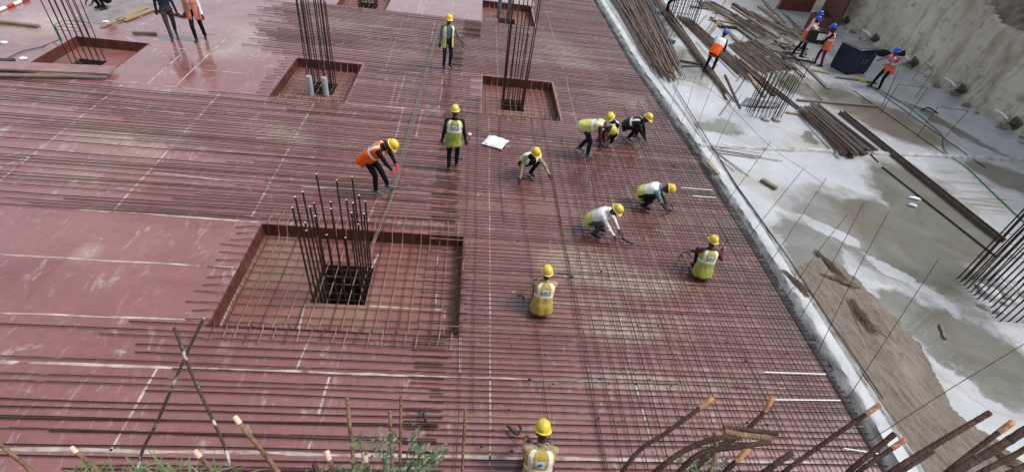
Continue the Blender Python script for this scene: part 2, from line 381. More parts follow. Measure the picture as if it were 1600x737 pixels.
# white joint tape between the sheets
tape = MB()
def strip(p0, p1, w=.036, z=.004):
    a, b = Vector(p0), Vector(p1); d = (b - a); L = d.length; d.normalize(); nrm = Vector((-d.y, d.x, 0)); n = max(2, int(L / .25)); s0 = random.uniform(0, 50)
    vs = []
    for i in range(n + 1):
        q = a + d * (L * i / n); j = mnoise.noise((s0, i * .30, 0)) * .022; ww = w * (.5 + .45 * mnoise.noise((s0 + 5, i * .8, 2)))
        vs += [(q.x + nrm.x * (j - ww), q.y + nrm.y * (j - ww), z), (q.x + nrm.x * (j + ww), q.y + nrm.y * (j + ww), z)]
    tape.add(vs, [(2 * i, 2 * i + 1, 2 * i + 3, 2 * i + 2) for i in range(n)])
for p0, p1 in [((0, 149.3), (288, 178)), ((151, 124.5), (325.7, 141.8)), ((230.7, 71), (400, 89)), ((120, 327), (404, 347)), ((-60, 394.5), (366, 418)), ((-60, 487), (322, 500)),
               ((305, 108), (420, 119)), ((180, 40), (385, 60)), ((542, 163), (705, 174.7)), ((566, 108.5), (690, 117)), ((515, 49), (900, 96)), ((800, 298.6), (1010, 312)), ((800, 216), (930, 228)),
               ((730, 290), (800, 298.6)), ((400, 216), (610, 234)), ((240, 270), (420, 289)), ((420, 289), (690, 303)),
               ((191.7, 132.3), (0, 282)), ((354.5, 59.4), (271.4, 137.4)), ((290, 79.7), (229, 132.3)), ((344, 146), (175, 331.5)), ((489.9, 162), (392, 340)), ((591.7, 306), (573, 348)),
               ((246, 575), (173, 704)), ((484.8, 526), (464.5, 576)), ((515, 589), (481, 704)), ((764.5, 183), (766.4, 731)), ((727, 35.6), (720.6, 118.7)), ((630.7, 28.8), (602, 108.6)),
               ((622, 113.7), (610, 166)), ((634, 113.7), (619, 166)), ((693, 119), (685, 173)), ((775, 40), (777.5, 118)), ((942.5, 397.7), (1020, 704)), ((659, 0), (650, 27)), ((667, 0), (659, 27)), ((709, 3), (706, 30)), ((680, 32), (673, 66)),
               ((630, 170), (618, 215)), ((720, 526), (719, 582)), ((852, 12), (880, 110)), ((884, 120), (925, 300)), ((0, 262), (60, 240)), ((660, 172), (650, 214))]:
    strip(G(*p0), G(*p1), .022 if 764 <= p0[0] < 765 else .036)
for y, x0, x1 in [(3.235, -12, 6.2), (4.53, -12, 6.1)]:
    strip((x0, y + .05, 0), (x1, y - .02, 0), .048)
for p0, p1 in [((685, 385), (680, 474)), ((575, 478), (690, 484)), ((695, 486), (694, 520)), ((478, 476), (466, 518)), ((407, 372), (343, 512)), ((592, 397), (580, 420))]:
    strip(G(*p0, PD), G(*p1, PD), .03, PD + .004)
tag(tape.build('joint_tape', TAPE(), deck_o, smooth=False), None, None, kind='structure')

# right-hand slab
slab = MB(); ZS = .12
vs = []; 
for y in yy + [60.0]:
    k_ = kx(min(y, 33)) + .30; vs += [(k_, y, ZS), (32, y, ZS), (k_, y, -3)]
n = len(yy) + 1
for i in range(n - 1):
    slab.f.append((3 * i, 3 * i + 1, 3 * i + 4, 3 * i + 3)); slab.mi.append(0); slab.f.append((3 * i, 3 * i + 3, 3 * i + 5, 3 * i + 2)); slab.mi.append(0)
slab.v = vs
tag(slab.build('concrete_slab', slab_material(), smooth=False), None, None, kind='structure')
farm = MB(); farm.add([(kx(33) - 3, 33, ZS - .01), (kx(33) + .6, 33, ZS - .01), (kx(33) + .6, 60, ZS - .01), (kx(33) - 3, 60, ZS - .01)], [(0, 1, 2, 3)])

# rough edge of the earlier pour
CONC = mat('rough_pale_concrete', (.19, .19, .185), (.34, .34, .335), scale=3, rough=.55, rough2=.8, bump=.8, bscale=18, c3=(.24, .22, .19), scale3=1.4, lo3=.55, hi3=.72)
kb = MB(); prof = [(-.24, -.14), (-.20, -.02), (-.14, .05), (-.08, .10), (-.03, .145), (.06, .150), (.17, .152), (.22, .142), (.26, .165), (.31, .16), (.34, .10), (.34, -.1)]
ky = list(np.linspace(1.0, 32.8, 330)); P_ = len(prof)
for i, y in enumerate(ky):
    for j, (px_, pz_) in enumerate(prof):
        rgh = .05 if j in (1, 2, 3, 4) else (.03 if j in (8, 9, 10) else .006)
        dx = rgh * mnoise.noise((y * 3.1, j * .9, 1)) + rgh * .6 * mnoise.noise((y * 9, j * 1.3, 5)); dz = rgh * .7 * mnoise.noise((y * 4.3, j, 8)) + rgh * .4 * mnoise.noise((y * 11, j, 3))
        kb.v.append((kx(y) + px_ + dx, y, pz_ + dz))
for i in range(len(ky) - 1):
    for j in range(P_ - 1):
        kb.f.append((i * P_ + j, i * P_ + j + 1, (i + 1) * P_ + j + 1, (i + 1) * P_ + j)); kb.mi.append(1 if j in (4, 5, 6) else 0)
WETK = mat('smooth_wet_concrete', (.36, .37, .385), (.50, .505, .51), scale=1.5, rough=.25, rough2=.5, bump=.2, bscale=12)
solo(kb, 'concrete_kerb', [CONC, WETK], 'long pale concrete kerb with ragged broken edge dividing the red deck from the wet slab', 'kerb', (7.3, 8, 0))
# raised joint across the wet slab
rj = MB(); a, b = G(1092, 228, ZS), G(1640, 252, ZS); nn = 130
for i in range(nn + 1):
    q = a.lerp(b, i / nn); o1 = .05 * mnoise.noise((i * .12, 0, 4)); 
    for j, (dy, dz) in enumerate([(-.12, -.01), (-.07, .06), (.05, .07), (.10, -.01)]):
        g = mnoise.noise((i * .5, j * 2, 7)); rj.v.append((q.x, q.y + dy + o1 + .05 * g, ZS + dz + .035 * g))
for i in range(nn):
    for j in range(3): rj.f.append((i * 4 + j, i * 4 + 4 + j, i * 4 + 5 + j, i * 4 + 1 + j)); rj.mi.append(0)
solo(rj, 'joint_ridge', mat('laitance', (.46, .46, .47), (.24, .23, .22), scale=4, rough=.7, bump=.6), 'low ragged pale cement ridge running across the wet slab', 'ridge', a)

# retaining wall of sprayed concrete, with an exposed rocky hollow
WX = 20.95
wl = MB(); Y0, Y1, NZ = 1.0, 47.0, 90; NY = 420
def wall_pt(y, z):
    x = WX + .10 * z + .18 * mnoise.noise((y * .28, z * .3, 1)) + .07 * mnoise.noise((y * 1.1, z * .9, 4)) + .03 * mnoise.noise((y * 3.5, z * 3, 9))
    if z < .7: x -= (.7 - z) * .45 * (.7 + .6 * mnoise.noise((y * .9, 3, 3)))
    # hollow
    d = math.hypot((y - 20.1) / 2.2, (z - 4.35 - .25 * (y - 20.1)) / 1.35) + .35 * mnoise.noise((y * .8, z * .8, 6))
    if d < 1: x += .8 * min(1, (1 - d) * 1.3) + .35 * mnoise.noise((y * 2.2, z * 2.2, 2)) * (1 - d) + .18 * mnoise.noise((y * 6, z * 6, 2))
    return x
for i in range(NY + 1):
    for j in range(NZ + 1):
        y = Y0 + (Y1 - Y0) * i / NY; z = -.1 + 8.5 * j / NZ
        wl.v.append((wall_pt(y, z), y, z))
for i in range(NY):
    for j in range(NZ):
        y = Y0 + (Y1 - Y0) * (i + .5) / NY; z = 8.5 * (j + .5) / NZ
        d = math.hypot((y - 20.1) / 2.2, (z - 4.35 - .25 * (y - 20.1)) / 1.35) + .35 * mnoise.noise((y * .8, z * .8, 6))
        a_ = i * (NZ + 1) + j; wl.f.append((a_, a_ + 1, a_ + NZ + 2, a_ + NZ + 1)); wl.mi.append(1 if d < .8 else 0)
top = MB()
for i in range(NY + 1):
    y = Y0 + (Y1 - Y0) * i / NY; top.v += [(wall_pt(y, 8.4), y, 8.4), (WX + 14, y, 8.6)]
for i in range(NY): top.f.append((2 * i, 2 * i + 1, 2 * i + 3, 2 * i + 2)); top.mi.append(0)
wall_t = thing('retaining_wall', 'tall sloping sprayed concrete retaining wall along the right side of the pit', 'wall', (WX, 20, 0))
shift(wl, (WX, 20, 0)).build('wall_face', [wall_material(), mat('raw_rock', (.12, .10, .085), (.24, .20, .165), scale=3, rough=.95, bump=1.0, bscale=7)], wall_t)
shift(top, (WX, 20, 0)).build('wall_top', mat('bare_soil', (.16, .12, .085)), wall_t)
PLATE = mat('muddy_steel_plate', (.05, .042, .036), (.11, .09, .072), scale=8, rough=.8, bump=.6)
for (ax, ay, px_) in [(1318, 40, None), (1363, 70, 1345), (1420, 112, 1400), (1488, 155, 1456), (1575, 206, 1550)]:
    r_ = ray(ax, ay); t_ = (WX - .12) / r_[0]; c = Vector((WX - .12, r_[1] * t_, H + r_[2] * t_)); c.z = max(c.z, .35)
    c.x = wall_pt(c.y, c.z) - .03
    e = thing('anchor_head', None, None, c - Vector((WX, 20, 0))); e.parent = wall_t
    del_ = MB(); R = Matrix.Rotation(.35, 3, 'X') @ Matrix.Rotation(-.15, 3, 'Y')
    del_.box((0, 0, 0), (.10, .42, .42), R, bev=.02); del_.box((-.10, 0, 0), (.14, .17, .17), R, bev=.03); del_.tube([(-.1, 0, 0), (-.32, .02, .0)], .035, 8)
    for q in range(5): del_.tube([(-.1, .03 * (q - 2), .02 * (q % 2)), (-.34 - .05 * q, .08 * (q - 2), -.10 - .03 * q)], .008, 5)
    del_.build('anchor_plate', PLATE, e)
    if px_:
        w_ = MB(); w_.tube([(-.12, .25, .05), (-.2, .55, .14), (-.3, .8, .17)], .04, 8); w_.build('weep_pipe', WHITEP(), e)

# near bank under the photographer's feet, just below the frame
bk = MB()
for i in range(81):
    x = -9 + 18 * i / 80; e_ = .30 + .10 * mnoise.noise((x * .8, 0, 0)); 
    bk.v += [(x, -6, 5.2), (x, -1.5, 5.25 + .06 * mnoise.noise((x, 1, 0))), (x, e_ - .3, 5.2 + .06 * mnoise.noise((x * 1.4, 5, 0))), (x, e_, 5.0), (x, e_ + .05, 3), (x, e_ + .1, -.02)]
for i in range(80):
    for j in range(5): bk.f.append((i * 6 + j, i * 6 + 6 + j, i * 6 + 7 + j, i * 6 + 1 + j)); bk.mi.append(0)
tag(bk.build('earth_bank', mat('bank_soil', (.17, .125, .08), (.24, .185, .125), scale=4, rough=.95, bump=.8)), None, None, kind='structure')

# ================================================================== DECK REINFORCEMENT
RB = .0098
def rebar(p0, p1, m, label, group, r=RB, amp=.03, name='rebar', n=None, sides=5):
    p0, p1 = Vector(p0), Vector(p1); L = (p1 - p0).length
    mb = MB(); mb.tube(wob(p0, p1, n or max(3, int(L / .8)), amp), r, sides)
    c = (p0 + p1) / 2
    return solo(mb, name, m, label, 'rebar', c, group)
far = MB()                                  # rows beyond the 300 nearest, which blend into one field
count = [0]; LIM = 300
def row(y, x0, x1, skew, m, label, group, z=.034, r=RB, amp=.03):
    a = Vector((x0, y, z)); b = Vector((x1, y + skew, z + random.uniform(-.004, .006)))
    rows.append((y, a, b, m, label, group, r, amp))
rows = []
def pick(): return random.choices((RUSTD(), RUST(), RUSTT()), (5, 3.4, .8))[0]
# --- right field: rows from the lap line to the pour joint
y = 2.35
while y < 31:
    st = .104 if y < 13 else (.115 if y < 18 else .14)
    y += st * random.uniform(.86, 1.14)
    x1 = kx(y) + random.uniform(-.12, .06); sk = random.uniform(-.015, .015) - .02
    inD = PITS['D'][2] - .03 < y < PITS['D'][3] + .03
    if PITS['C'][2] - .05 < y < PITS['C'][3] + .05:
        row(y, 2.98 + random.uniform(0, .05), x1, sk, pick(), 'thin rusty bar running from the right side of the middle pit to the kerb', 'rows between the third pit and the kerb'); continue
    if PITS['C2'][2] - .05 < y < PITS['C2'][3] + .05:
        row(y, 2.85, x1, sk, pick(), 'thin rusty bar running from the distant pit with grey pipes to the kerb', 'rows beyond the distant pit'); continue
    x0 = (-.62 if random.random() < .8 else -.3) + random.uniform(-.05, .05)
    if inD and random.random() < .55: x0 = .16 + random.uniform(0, .06)
    if y > 20: x0 = -.3 if y < 22 else 3.0
    if y < 5.3: row(y, x0, x1, sk, pick(), 'thin rusty bar crossing the near end of the square mesh to the kerb', 'rows of the mesh in front of the big pit')
    elif y < 8.1: row(y, x0, x1, sk, pick(), 'thin rusty bar running from the right edge of the big pit to the kerb', 'rows of the mesh beside the big pit')
    else: row(y, x0, x1, sk, pick(), 'thin rusty bar crossing under the crouching crew to the kerb', 'rows of the mesh behind the big pit')
# --- left field, in front of the big pit
y = 2.45
while y < 5.25:
    y += random.choice((.125, .135, .15, .05)) * random.uniform(.9, 1.1)
    x0 = -9.5 if random.random() < .62 else random.uniform(-5.6, -4.2)
    row(y + .05, x0, random.uniform(-.12, .02), -.05 + random.uniform(-.03, .03), random.choice((RUSTD(), RUSTD(), RUST())), 'thin dark bar lying across the red panels in front of the big pit', 'rows in front of the big pit')
# --- left field behind the big pit
y = 8.0
while y < 13.45:
    y += (.115 if y > 9.2 else .105) * random.uniform(.75, 1.25)
    q = random.random()
    if y < 11: x0 = -16 if q < .42 else (random.uniform(-9, -6.5) if q < .7 else random.uniform(-6.5, -4.3))
    else: x0 = -19 if q < .5 else random.uniform(-10.5, -4.8)
    if y < 8.15: x0 = -16
    row(y, x0, random.uniform(-.15, .02), random.uniform(-.05, .05), pick(), 'thin dark bar between the big pit and the pit with two upright pipes', 'rows behind the big pit', amp=.06)
# --- between the two middle pits
y = 13.55
while y < 16.4:
    y += .125 * random.uniform(.85, 1.15)
    row(y, -3.5 + random.uniform(-.03, .05), .47 if random.random() < .8 else .1, random.uniform(-.03, .03), pick(), 'thin dark bar lying between the two middle pits', 'rows between the middle pits')
# --- behind the middle pits
y = 16.45
while y < 21.9:
    y += .135 * random.uniform(.85, 1.15)
    row(y, -7.0 + random.uniform(-1.0, .9) - .1 * (y - 16), -.2 if y < 20 else .4, random.uniform(-.04, .04), pick(), 'thin dark bar lying behind the middle pits with its free end staggered to the left', 'rows behind the middle pits')
rows.sort(key=lambda q: q[0] + max(0, -q[1].x - 6) * .1)
for i, (y, a, b, m_, lab, grp, r_, amp) in enumerate(rows):
    if i < LIM: rebar(a, b, m_, lab, grp, r_, amp)
    else: far.tube(wob(a, b, max(3, int((b - a).length / 1.2)), amp), r_, 4, mi=random.choice((0, 0, 1)))
if far.v: tag(shift(far, (1, 22, 0)).build('far_rebar_field', [RUSTD(), RUST()], None, True, (1, 22, 0)), 'distant rusty bars covering the far end of the red deck', 'rebar field', kind='stuff')
# --- long bars running away from the lens: the crossing layer
def vbar(x0, y0, x1, y1, m, label, group, z=.052, r=.0085, amp=.05): return rebar((x0, y0, z), (x1, y1, z + .004), m, label, group, r, amp, n=24)
x = 2.42
while x < 7.25:
    e = 12.3 + random.uniform(-.8, .8) + max(0, 1.2 * (x - 3)) * .8
    vbar(x + random.uniform(-.02, .02), 1.35, x - .04 + random.uniform(-.06, .06), min(e, 16.8), random.choice((RUSTD(), RUST(), RUST())),
         'thin rusty bar running away from the viewer through the square mesh by the kerb', 'lengthwise bars of the mesh')
    x += .187 * random.uniform(.88, 1.1)
for (x0, y0, x1, y1) in [(.17, 2.6, .16, 12.2), (.38, 3.9, .37, 14.8), (1.58, 2.4, 1.50, 10.6), (2.33, 1.4, 2.36, 14.9), (1.02, 8.6, 1.0, 14.5), (-.12, 11.0, -.10, 14.2), (2.05, 9.5, 2.02, 15.5)]:
    vbar(x0, y0, x1, y1, RUST(), 'single thin brown bar running lengthwise over the open rows left of the mesh', 'single lengthwise bars', r=.0075)
# --- the bundle the man in orange is handling
bt = thing('bar_bundle', 'long loose bundle of thin bars lying from the big pit past the man in orange', 'bar bundle', G(600, 300, .07))
for i in range(4):
    a, b, c = G(516 + 60 + i * 3, 384, .0), G(625 + i * 2.2, 250, .07), G(684 + i * 1.3, 40, .07); a.z = .06
    pts = bez([a + Vector((0, -.05, -.22)) if i < 2 else a, b, c], 10); mb = MB(); mb.tube([Vector(p) - bt.location for p in pts], .009, 5)
    mb.build('bar', mat('grey_dusty_bar', (.12, .095, .08), (.20, .17, .15), scale=6, rough=.7), bt)

# ------------------------------------------------------------------ column pits
def pit(key, label, back_label=None, tail=.45, nx=None, ny=None, mat_bars=True, hooks=True):
    x0, x1, y0, y1 = PITS[key]; h = HOLES[key]; c = Vector(((x0 + x1) / 2, (y0 + y1) / 2, 0))
    t = thing('column_pit', label, 'pit', c)
    fl = MB(); xs_ = [x0, h[0], h[1], x1]; ys_ = [y0, h[2], h[3], y1]
    holed_sheet(fl, xs_, ys_, lambda x, y: h[0] < x < h[1] and h[2] < y < h[3], PD)
    shift(fl, c).build('floor_panel', DECKPIT, t, smooth=False)
    T = .02
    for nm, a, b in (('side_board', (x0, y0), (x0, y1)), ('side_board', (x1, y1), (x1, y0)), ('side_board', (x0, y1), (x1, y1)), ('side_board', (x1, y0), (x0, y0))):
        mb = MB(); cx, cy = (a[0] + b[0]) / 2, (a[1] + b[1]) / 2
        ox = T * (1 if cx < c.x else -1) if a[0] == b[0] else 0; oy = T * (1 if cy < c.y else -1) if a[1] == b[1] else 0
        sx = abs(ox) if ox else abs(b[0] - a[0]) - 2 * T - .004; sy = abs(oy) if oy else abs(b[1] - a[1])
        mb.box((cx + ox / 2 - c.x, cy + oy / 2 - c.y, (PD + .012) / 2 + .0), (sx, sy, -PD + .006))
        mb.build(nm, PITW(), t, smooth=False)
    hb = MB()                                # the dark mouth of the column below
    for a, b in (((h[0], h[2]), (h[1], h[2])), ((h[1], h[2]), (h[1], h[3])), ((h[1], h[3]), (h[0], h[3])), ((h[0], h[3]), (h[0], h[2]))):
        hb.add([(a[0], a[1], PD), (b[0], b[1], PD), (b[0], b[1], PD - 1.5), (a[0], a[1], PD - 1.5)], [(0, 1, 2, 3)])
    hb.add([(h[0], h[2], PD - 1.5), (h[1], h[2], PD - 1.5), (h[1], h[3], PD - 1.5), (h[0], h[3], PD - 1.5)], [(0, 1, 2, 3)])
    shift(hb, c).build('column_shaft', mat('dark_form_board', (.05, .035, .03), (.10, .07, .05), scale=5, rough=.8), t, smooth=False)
    return t, c
def pit_deck_material():
    k = NB('pit_plywood'); n1 = k.noise(1.1, 8, dist=.5); n2 = k.noise(5, 8)
    c = k.mix(k.rng(n1, .35, .65), (.185, .070, .060), (.24, .10, .086))
    c = k.mix(k.rng(k.noise(.55, 8, dist=.4), .50, .66, 0, .55), c, (.26, .185, .125)); c = k.mix(k.rng(n2, .55, .8, 0, .5), c, (.14, .07, .055))
    k.base(c); k.rough(k.rng(n1, .35, .7, .3, .6)); return k.m
DECKPIT = pit_deck_material()
def pit_mat(key, label, nx, ny, tl=(.5, .35, .4, .3), zf=.035, m=None):      # tails: left, right, back, front
    x0, x1, y0, y1 = PITS[key]; c = Vector(((x0 + x1) / 2, (y0 + y1) / 2, 0)); t = thing('bar_mat', label, 'bar mat', c)
    zb = PD + zf; m = m or RUST()
    for i in range(ny):
        y = y0 + .12 + (y1 - y0 - .24) * i / (ny - 1) + random.uniform(-.02, .02); tw = random.uniform(-.05, .05)
        pts = []
        if tl[0]: pts += [(x0 - tl[0] * random.uniform(.7, 1.1), y + tw, .02), (x0 - .12, y, .035), (x0 - .02, y, .045), (x0 + .05, y, -.04)]
        pts += [(x0 + .09, y, zb + .05), (x0 + .16, y, zb), ((x0 + x1) / 2, y + random.uniform(-.02, .02), zb + random.uniform(0, .012)), (x1 - .16, y, zb), (x1 - .08, y, zb + .06)]
        if tl[1]: pts += [(x1 - .05, y, .0), (x1 - .02, y, .06), (x1 + tl[1] * .4, y, .06)]
        else: pts += [(x1 - .06, y, .03 + random.uniform(-.1, .04))]
        mb = MB(); mb.tube([Vector(p) - c for p in pts], .0085, 5); mb.build('bar', m, t)
    for i in range(nx):
        x = x0 + .13 + (x1 - x0 - .26) * i / (nx - 1) + random.uniform(-.02, .02); tw = random.uniform(-.03, .03); z2 = zb + .018
        pts = []
        if tl[3]: pts += [(x + tw, y0 - tl[3] * random.uniform(.75, 1.1), .062), (x, y0 - .04, .062), (x, y0 + .02, .08 + random.uniform(0, .05)), (x, y0 + .06, .0)]
        else: pts += [(x, y0 + .05, .06)]
        pts += [(x, y0 + .09, z2 + .05), (x, y0 + .16, z2), (x + random.uniform(-.02, .02), (y0 + y1) / 2, z2), (x, y1 - .16, z2), (x, y1 - .08, z2 + .06), (x, y1 - .05, -.02)]
        if tl[2]: pts += [(x, y1 - .02, .065), (x, y1 + .06, .072), (x + tw, y1 + tl[2] * random.uniform(.8, 1.15), .066)]
        else: pts += [(x, y1 - .04, .10)]
        mb = MB(); mb.tube([Vector(p) - c for p in pts], .0085, 5); mb.build('bar', RUSTT() if i % 3 else m, t)
    return t
pit('D', 'biggest and nearest square pit sunk in the red deck around a cluster of upright bars'); pit_mat('D', 'square mesh of thin bent bars lining the biggest pit', 21, 13)
pit('B', 'square pit in the red deck holding two short grey upright pipes and a bar cage'); pit_mat('B', 'mesh of bent bars in the pit with two grey pipes', 11, 12, (.45, 0, .0, .3))
pit('C', 'square pit in mid deck with a tall bar cage and no pipes'); pit_mat('C', 'mesh of bent bars in the middle pit right of the standing men', 12, 12, (0, 0, .1, .2))
pit('A', 'bare red pit at the far left, without any mesh, partly covered by a plank')
pit('B2', 'distant pit at the top edge left of the standing man'); pit_mat('B2', 'mesh of bars in the distant pit left of the standing man', 10, 9, (0, 0, 0, 0))
pit('C2', 'distant pit at the top edge holding two dark grey pipes'); pit_mat('C2', 'mesh of bars in the distant pit with dark grey pipes', 10, 9, (0, 0, 0, 0))

# ------------------------------------------------------------------ column bar cages
def cage(key_or_box, label, zf, nx, ny, heights, r=.016, ties=(), lean=(0, 0), m=None, inset=.05, group=None, flare=0, fork=0):
    x0, x1, y0, y1 = HOLES[key_or_box] if isinstance(key_or_box, str) else key_or_box
    x0 += inset; x1 -= inset; y0 += inset; y1 -= inset
    c = Vector(((x0 + x1) / 2, (y0 + y1) / 2, zf)); t = thing('column_cage', label, 'column cage', c, group=group)
    per = [(i / (nx - 1), 0) for i in range(nx)] + [(i / (nx - 1), 1) for i in range(nx)] + [(0, j / (ny - 1)) for j in range(1, ny - 1)] + [(1, j / (ny - 1)) for j in range(1, ny - 1)]
    for i, (u, v) in enumerate(per):
        x = x0 + (x1 - x0) * u - c.x; y = y0 + (y1 - y0) * v - c.y; hgt = heights(i, u, v)
        dx, dy = lean[0] * hgt + random.uniform(-.035, .035) * hgt * .4 + flare * (u - .5) * hgt, lean[1] * hgt + random.uniform(-.03, .03) * hgt * .4
        mb = MB(); mb.tube([(x, y, -.9 if isinstance(key_or_box, str) else -.05), (x, y, .1), (x + dx * .5, y + dy * .5, hgt * .5), (x + dx, y + dy, hgt)], r, 6, cap=1)
        mb.build('vertical_bar', [m or RUSTD(), CUT()], t)
    for z in ties:
        lx, ly = lean[0] * z, lean[1] * z; a, b = (x1 - x0) / 2 + .02 + flare * z * .5, (y1 - y0) / 2 + .02
        mb = MB(); mb.tube([(lx - a, ly - b, z), (lx + a, ly - b, z + .01), (lx + a, ly + b, z), (lx - a, ly + b, z - .01), (lx - a, ly - b, z)], .007, 5); mb.build('tie', RUST(), t)
    return t
cage('D', 'cluster of upright dark bars with pale cut tips rising from the biggest pit', PD, 7, 6, lambda i, u, v: (2.2 if i % 2 == 0 else 1.68) + random.uniform(-.1, .1), ties=(-.1, -.35))
cage('B', 'tall brown bar cage behind two short grey pipes, reaching above the frame', PD, 5, 4, lambda i, u, v: (4.2 if i % 2 == 0 else 2.55 + .5 * random.random()), ties=(.05,), lean=(0, 0))
cage('C', 'tall brown bar cage in the middle pit, reaching above the frame', PD, 5, 4, lambda i, u, v: (4.6 if i % 3 else 2.3 + .6 * random.random()), ties=(.05, .15), lean=(.0, 0), flare=.03)
cga = cage((-11.86, -11.08, 14.95, 15.50), 'tall slanting-looking bar cage with a band of green tape in the bare far left pit', PD, 5, 3, lambda i, u, v: 5.5, r=.013, ties=(1.05, 1.15))
gt = MB(); gt.tube([(-.335, -.22, .72), (-.335, -.22, 1.12)], .03, 8); gt.build('tape_band', mat('green_tape', (.03, .20, .09), (.02, .12, .06), scale=20, rough=.5), cga)
cage('B2', 'short dark mass of bars standing in the distant pit at the top edge', PD, 6, 4, lambda i, u, v: .5 + .4 * random.random(), ties=(.1, .3, .5), r=.02)
# right-hand slab cages
g0, g1, g2, g3 = G(1160, 216, ZS), G(1202, 212, ZS), G(1205, 168, ZS), G(1172, 165, ZS)
cage((9.75, 10.78, 15.0, 15.5), 'dark bar cage standing in the open on the wet slab left of the plank stack', ZS, 8, 5, lambda i, u, v: 1.35 + .25 * random.random() + (.75 if i == 7 else 0), r=.013, ties=(.55, .62, .7), lean=(.02, 0), inset=0)
f0 = G(1507, 440, ZS); f1 = G(1572, 494, ZS)
cage((f0.x - .1, f0.x + 1.5, f1.y - .15, f0.y + .1), 'dense fan of dark upright bars at the right edge of the picture', ZS, 9, 13, lambda i, u, v: 2.3 + .3 * random.random(), r=.0165, ties=(.7, 1.35), inset=0, lean=(.0, .04))
cage((9.6, 10.8, 24.2, 25.2), 'distant bar cage beside the bent man in orange at the top edge', ZS, 8, 5, lambda i, u, v: 1.7 + .6 * random.random(), r=.018, ties=(.3, .6, 1.0, 1.15, 1.3, 1.4, 1.5, 1.6, 1.7), inset=0)
# pipes standing in the pits
def pipe(px, py, h, label, m, r=.06):
    b = G(px, py, PD + .005); t = thing('upright_pipe', label, 'pipe', b)
    mb = MB(); n = 16
    for (rr, z) in ((r, 0), (r, h), (r - .008, h), (r - .008, h - .02)): mb.v += [(rr * math.cos(2 * math.pi * k / n), rr * math.sin(2 * math.pi * k / n), z) for k in range(n)]
    for j in range(3): mb.f += [(j * n + k, j * n + (k + 1) % n, j * n + n + (k + 1) % n, j * n + n + k) for k in range(n)]
    mb.mi = [0] * len(mb.f); mb.build('pipe_wall', m, t)
    q = MB(); q.tube([(0, 0, h - .03), (0, 0, h - .01)], r - .009, 16); q.build('end_plug', mat('cardboard_plug', (.42, .31, .22), (.30, .22, .15), scale=12, rough=.9), t)
    return t
pipe(487, 149, .62, 'left one of two grey pipes standing in the pit beside a bar cage', PVC(), .085); pipe(510, 150, .60, 'right one of two grey pipes standing in the pit beside a bar cage', PVC(), .085)
DP = mat('dark_grey_pipe', (.10, .11, .12), (.15, .16, .17), scale=6, rough=.4)
pipe(779, 27, .85, 'left one of two dark grey pipes standing in the distant pit', DP, .09); pipe(794, 28, .85, 'right one of two dark grey pipes standing in the distant pit', DP, .09)

# ================================================================== PEOPLE
def V3(*a): return np.array(a, float)
def unit(v): return v / (np.linalg.norm(v) + 1e-9)
def ik(a, b, l1, l2, pole):
    d = b - a; L = min(np.linalg.norm(d), (l1 + l2) * .995); u = unit(d); b = a + u * L
    q = (l1 * l1 - l2 * l2 + L * L) / (2 * L); hh = math.sqrt(max(0, l1 * l1 - q * q)); p = pole - u * (pole @ u)
    return a + u * q + unit(p) * hh, b
def capsule(mb, a, b, ra, rb, n=10):
    a, b = Vector(a), Vector(b); d = (b - a); L = d.length; d.normalize(); pts = []; rs = []
    for q in (-90, -60, -30, 0): pts.append(a + d * (math.sin(math.radians(q)) * ra)); rs.append(max(.0015, math.cos(math.radians(q)) * ra))
    for q in (0, 30, 60, 90): pts.append(b + d * (math.sin(math.radians(q)) * rb)); rs.append(max(.0015, math.cos(math.radians(q)) * rb))
    if L < 1e-4: del pts[3]; del rs[3]
    mb.tube(pts, rs, n)
def ellipsoid(mb, c, ax, rads, n=14, k=9):
    vs = []; ax = [Vector(q) for q in ax]; c = Vector(c)
    for i in range(k + 1):
        th = math.pi * i / k
        for j in range(n):
            ph = 2 * math.pi * j / n
            vs.append(c + ax[0] * (rads[0] * max(.02, math.sin(th)) * math.cos(ph)) + ax[1] * (rads[1] * max(.02, math.sin(th)) * math.sin(ph)) + ax[2] * (rads[2] * math.cos(th)))
    fs = [(i * n + j, (i + 1) * n + j, (i + 1) * n + (j + 1) % n, i * n + (j + 1) % n) for i in range(k) for j in range(n)]
    fs += [tuple(range(n)), tuple(k * n + j for j in range(n - 1, -1, -1))]
    mb.add(vs, fs)
def loft(mb, rings, n=20, close=True):      # rings: (centre, x axis, y axis, rx, ry)
    vs = []
    for c, ax, ay, rx, ry in rings:
        for k in range(n):
            q = 2 * math.pi * k / n; p = 2.4; cx, sy = math.cos(q), math.sin(q)
            f = 1 / (abs(cx) ** p + abs(sy) ** p) ** (1 / p); pt = c + ax * (rx * cx * f) + ay * (ry * sy * f); vs.append(tuple(pt))
    m_ = len(rings); fs = [(i * n + k, i * n + (k + 1) % n, (i + 1) * n + (k + 1) % n, (i + 1) * n + k) for i in range(m_ - 1) for k in range(n)]
    if close: fs += [tuple(range(n - 1, -1, -1)), tuple((m_ - 1) * n + k for k in range(n))]
    mb.add(vs, fs)

